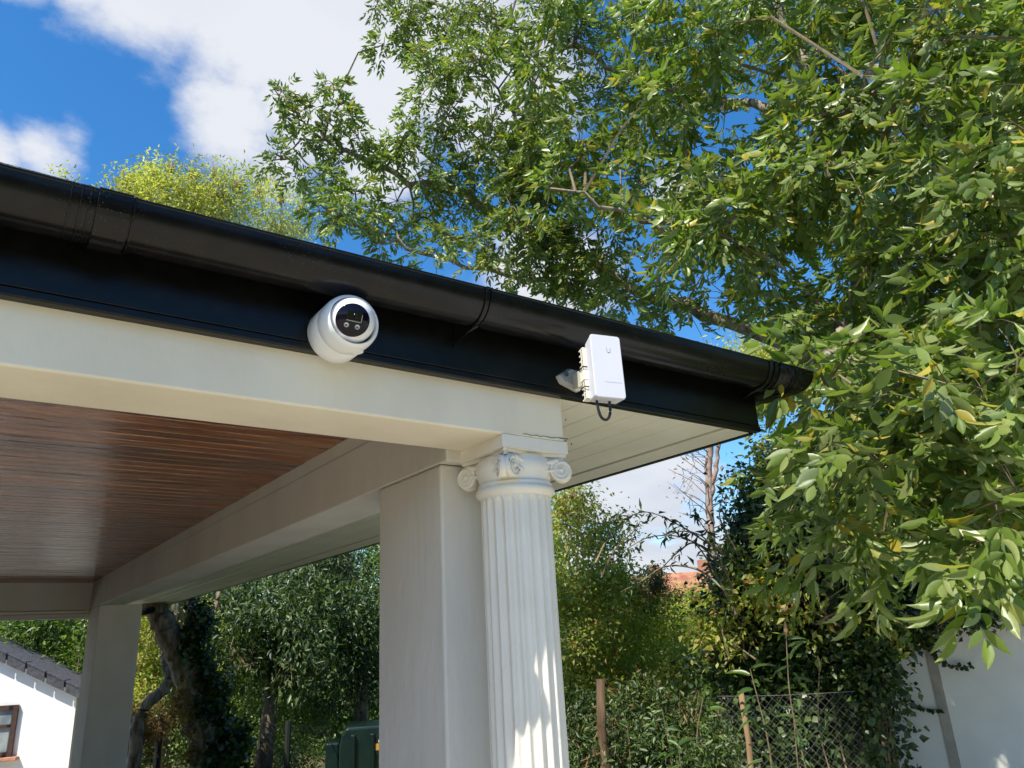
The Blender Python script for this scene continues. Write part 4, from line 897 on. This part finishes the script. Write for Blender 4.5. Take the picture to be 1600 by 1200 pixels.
shoot(1172, 1045, 5.7, 1.0, 16, 'grey green leafy shoot rising over the pale wooden stake', .13, 'leaf_shoot')
shoot(1100, 1080, 6.2, .9, 14, 'leafy shoot with long pointed leaves left of the pale stake', .13, 'leaf_shoot')
shoot(1228, 990, 6.6, 1.1, 16, 'tall shoot with a brown seed spike before the ivy bank', .15, 'leaf_shoot', spike=True)
shoot(1280, 1045, 6.8, 1.0, 10, 'drooping shoot with a seed spike nearest the garage', .12, 'leaf_shoot', spike=True)
shoot(1240, 1120, 5.8, .7, 12, 'low leafy shoot poking through the chain link mesh', .09, 'leaf_shoot')
shoot(980, 1130, 6.0, .8, 14, 'feathery leafed shoot right of the dark wooden post', .10, 'leaf_shoot')
shoot(1035, 1110, 6.0, .8, 14, 'leafy shoot in the brambles midway between the two wooden posts', .10, 'leaf_shoot')
shoot(1060, 1165, 5.6, .6, 14, 'lowest bright leafy shoot left of the pale stake', .12, 'leaf_shoot')

# tall dark foliage behind the viewer, added unseen to cut the sky light
lv = Leaves(); hb = np.array((3., -14, -2.1)); hd = thing('sky_blocker', hb, 'unseen dark foliage wall added behind the viewer to cut sky light', 'sky_blocker')
for x in np.arange(-4, 15, 1.5):
    for z in (-1.2, .4, 2.0, 3.4): blob_leaves(lv, (x, -14+.5*math.sin(x), z), (1.3, .9, 1.1), 60, 8, .22, .7, .3, .8)
lv.build('foliage', 'leaf_dark', hd)
lv = Leaves(); hc = np.array((7.5, -5.5, -2.1)); hg = thing('sky_blocker', hc, 'unseen green foliage wall added at right to block sky and bounce green light', 'sky_blocker')  # out of view, added to darken the right end and tint it green
for y in np.arange(-9, -2.6, 1.4):
    for z in (-1.2, .4, 2.0, 3.4, 4.8): blob_leaves(lv, (7.2+.4*math.sin(y*2), y, z), (1.0, 1.2, 1.1), 70, 9, .16, .7, .3, .8)
lv.build('foliage', 'leaf_green', hg)
MB().box((-5, -14.3, -2.1), (15.5, -13.7, 3.8)).build('core', 'earth', hd)

# ================================================================== FENCES, STAKES, TANK
def post_at(u, vtop, d_, r, name, m, label, tilt=(0, 0), cat='post', group=None, zb=-2.3, sq=False):
    top = at(u, vtop, d_); b0 = np.array((top[0]-tilt[0], top[1]-tilt[1], zb)); b = MB()
    n = 7; pts = [b0+(top-b0)*t+(rng.normal(size=3)*.006 if not sq else 0) for t in np.linspace(0, 1, n)]
    b.tube(pts, [r*(1.05-.12*t) for t in np.linspace(0, 1, n)], 4 if sq else 9)
    return tag(b.build(name, m, smooth=not sq), label, cat, group), top
post_at(936, 1062, 6.35, .038, 'fence_post', 'post_wood', 'weathered round brown wooden post standing in brambles right of the column', (.0, 0))
post_at(1157, 1080, 5.9, .021, 'stake', 'stake_wood', 'thin pale wooden stake lit by sun in front of chain link mesh', (.04, 0), 'stake')
def mesh_fence(u0, v0, d0, u1, v1, d1, h, cell, m, label, posts=(), rw=.0016, postm='wire_dark', pr_=.03):
    a, b_ = at(u0, v0, d0), at(u1, v1, d1); base_ = np.array((a[0], a[1], a[2]-h)); t = thing('mesh_fence', base_, label, 'fence')
    L = np.linalg.norm((b_-a)[:2]); X = (b_-a)/L; b = MB(); n = int(L/cell)
    for i in range(-int(h/cell)-1, n+1):
        for sg in (1, -1):
            s0 = i*cell if sg == 1 else (i)*cell+h
            s1 = s0+sg*h
            # clip to the panel
            pts = []
            sa, sb2 = s0, s1; za, zb = -h, 0.0
            def cl(s, z, s2, z2):
                if s < 0: f = (0-s)/(s2-s) if s2 != s else 0; return 0, z+(z2-z)*f
                if s > L: f = (L-s)/(s2-s) if s2 != s else 0; return L, z+(z2-z)*f
                return s, z
            if (sa < 0 and sb2 < 0) or (sa > L and sb2 > L): continue
            A_, B_ = cl(sa, za, sb2, zb), cl(sb2, zb, sa, za)
            k = 6; off = norm(np.cross(X, (0, 0, 1.)))
            P_ = [a+X*(A_[0]+(B_[0]-A_[0])*j/k)+np.array((0, 0, A_[1]+(B_[1]-A_[1])*j/k))+off*(.003*sg) for j in range(k+1)]
            b.tube(P_, rw, 3, cap=False)
    o = b.build('mesh', m, t); o['kind'] = 'stuff'
    for dz in (0.0, -h*.5): MB().tube([a+X*L*j/8+np.array((0, 0, dz-.01*math.sin(j*.4))) for j in range(9)], .0026, 4).build('line_wire', m, t)
    for s in posts:
        p = a+X*L*s; MB().tube([p+np.array((0, 0, .06)), p-np.array((0, 0, h+.4))], pr_, 8).build('post', postm, t, smooth=True, auto=40)
    return t
mesh_fence(1120, 1088, 6.3, 1335, 1080, 6.5, 1.3, .062, 'wire', 'silvery chain link fence in front of the ivy beside the garage', rw=.0013)
mesh_fence(872, 1118, 7.9, 1120, 1100, 7.2, 1.2, .07, 'wire_dark', 'chain link fence lost in brambles right of the column', rw=.0012)
mesh_fence(205, 1118, 13.6, 520, 1137, 12.6, 1.5, .09, 'wire_dark', 'dark mesh fence with black posts beyond the back post at left', (.15, .47, .78), .0022, pr_=.045)
tag(MB().obox(at(178, 1190, 10.5), (.10, 0, 0), (0, .05, 0), (0, 0, .32)).build('gate_post', 'wire_dark', bevel=.02), 'short thick black gate post right beside the back post', 'post')
tag(MB().obox(at(119, 1190, 14.5)+np.array((0, 0, -.3)), (.06, 0, 0), (0, .06, 0), (0, 0, .9)).build('dark_post', 'wire_dark', bevel=.01), 'tall dark square post at the outbuilding corner', 'post')

tk = at(579, 1134, 12.4); tx = norm(np.array((-tk[1], tk[0], 0)))*-1; ty = norm(np.array((tk[0], tk[1], 0)))
tank = thing('oil_tank', (tk[0], tk[1], -2.4), 'dark green plastic oil tank with orange label behind the white pillar', 'oil tank')
b = MB(); tz = tk[2]; prof = [(-.40, 0), (-.47, -.10), (-.50, -.25), (-.50, -1.3), (.50, -1.3), (.50, -.25), (.47, -.10), (.40, 0)]
n = len(prof); vs = [tk+tx*(x+.05)+ty*y+np.array((0, 0, z)) for y in (0, 1.0) for x, z in prof]
tb = b.add(vs, [tuple(range(n-1, -1, -1)), tuple(n+i for i in range(n))]+[(i, (i+1) % n, n+(i+1) % n, n+i) for i in range(n)]).build('body', 'tank_green', tank, bevel=.04, seg=3)
for x in (-.25, .03, .31): MB().obox(tk+tx*(x+.0)-ty*.02+np.array((0, 0, -.68)), tx*.035, ty*.03, np.array((0, 0, .58))).build('rib', 'tank_green', tank, bevel=.02)
MB().obox(tk+tx*(-.55)+ty*.4+np.array((0, 0, -.75)), tx*.10, ty*.3, np.array((0, 0, .55))).build('side_cabinet', 'tank_green', tank, bevel=.03)
MB().lathe(tk+tx*(-.62)+ty*.1+np.array((0, 0, -.62)), tuple(-ty), [(0, .05), (.04, .05), (.06, .03)], 12).build('valve', 'bracket_grey', tank)
lc = tk+tx*.165-ty*.012+np.array((0, 0, -.27))
lb_ = MB().obox(lc, tx*.095, ty*.004, np.array((0, 0, .13))).build('label', 'label_black', tank)
for (x, z, w2, h2) in ((-.035, .055, .014, .014), (-.012, .052, .007, .010), (.006, .052, .006, .010), (.022, .052, .006, .010), (.038, .050, .006, .012), (-.022, -.088, .007, .010), (-.004, -.090, .006, .010), (.013, -.088, .007, .010)):
    MB().obox(lc-ty*.006+tx*x+np.array((0, 0, z)), tx*w2, ty*.002, np.array((0, 0, h2*1.3))).build('lettering', 'logo_white', lb_)
MB().obox(lc-ty*.006-np.array((0, 0, .02)), tx*.095, ty*.003, np.array((0, 0, .045))).build('label_band', 'label_orange', lb_)
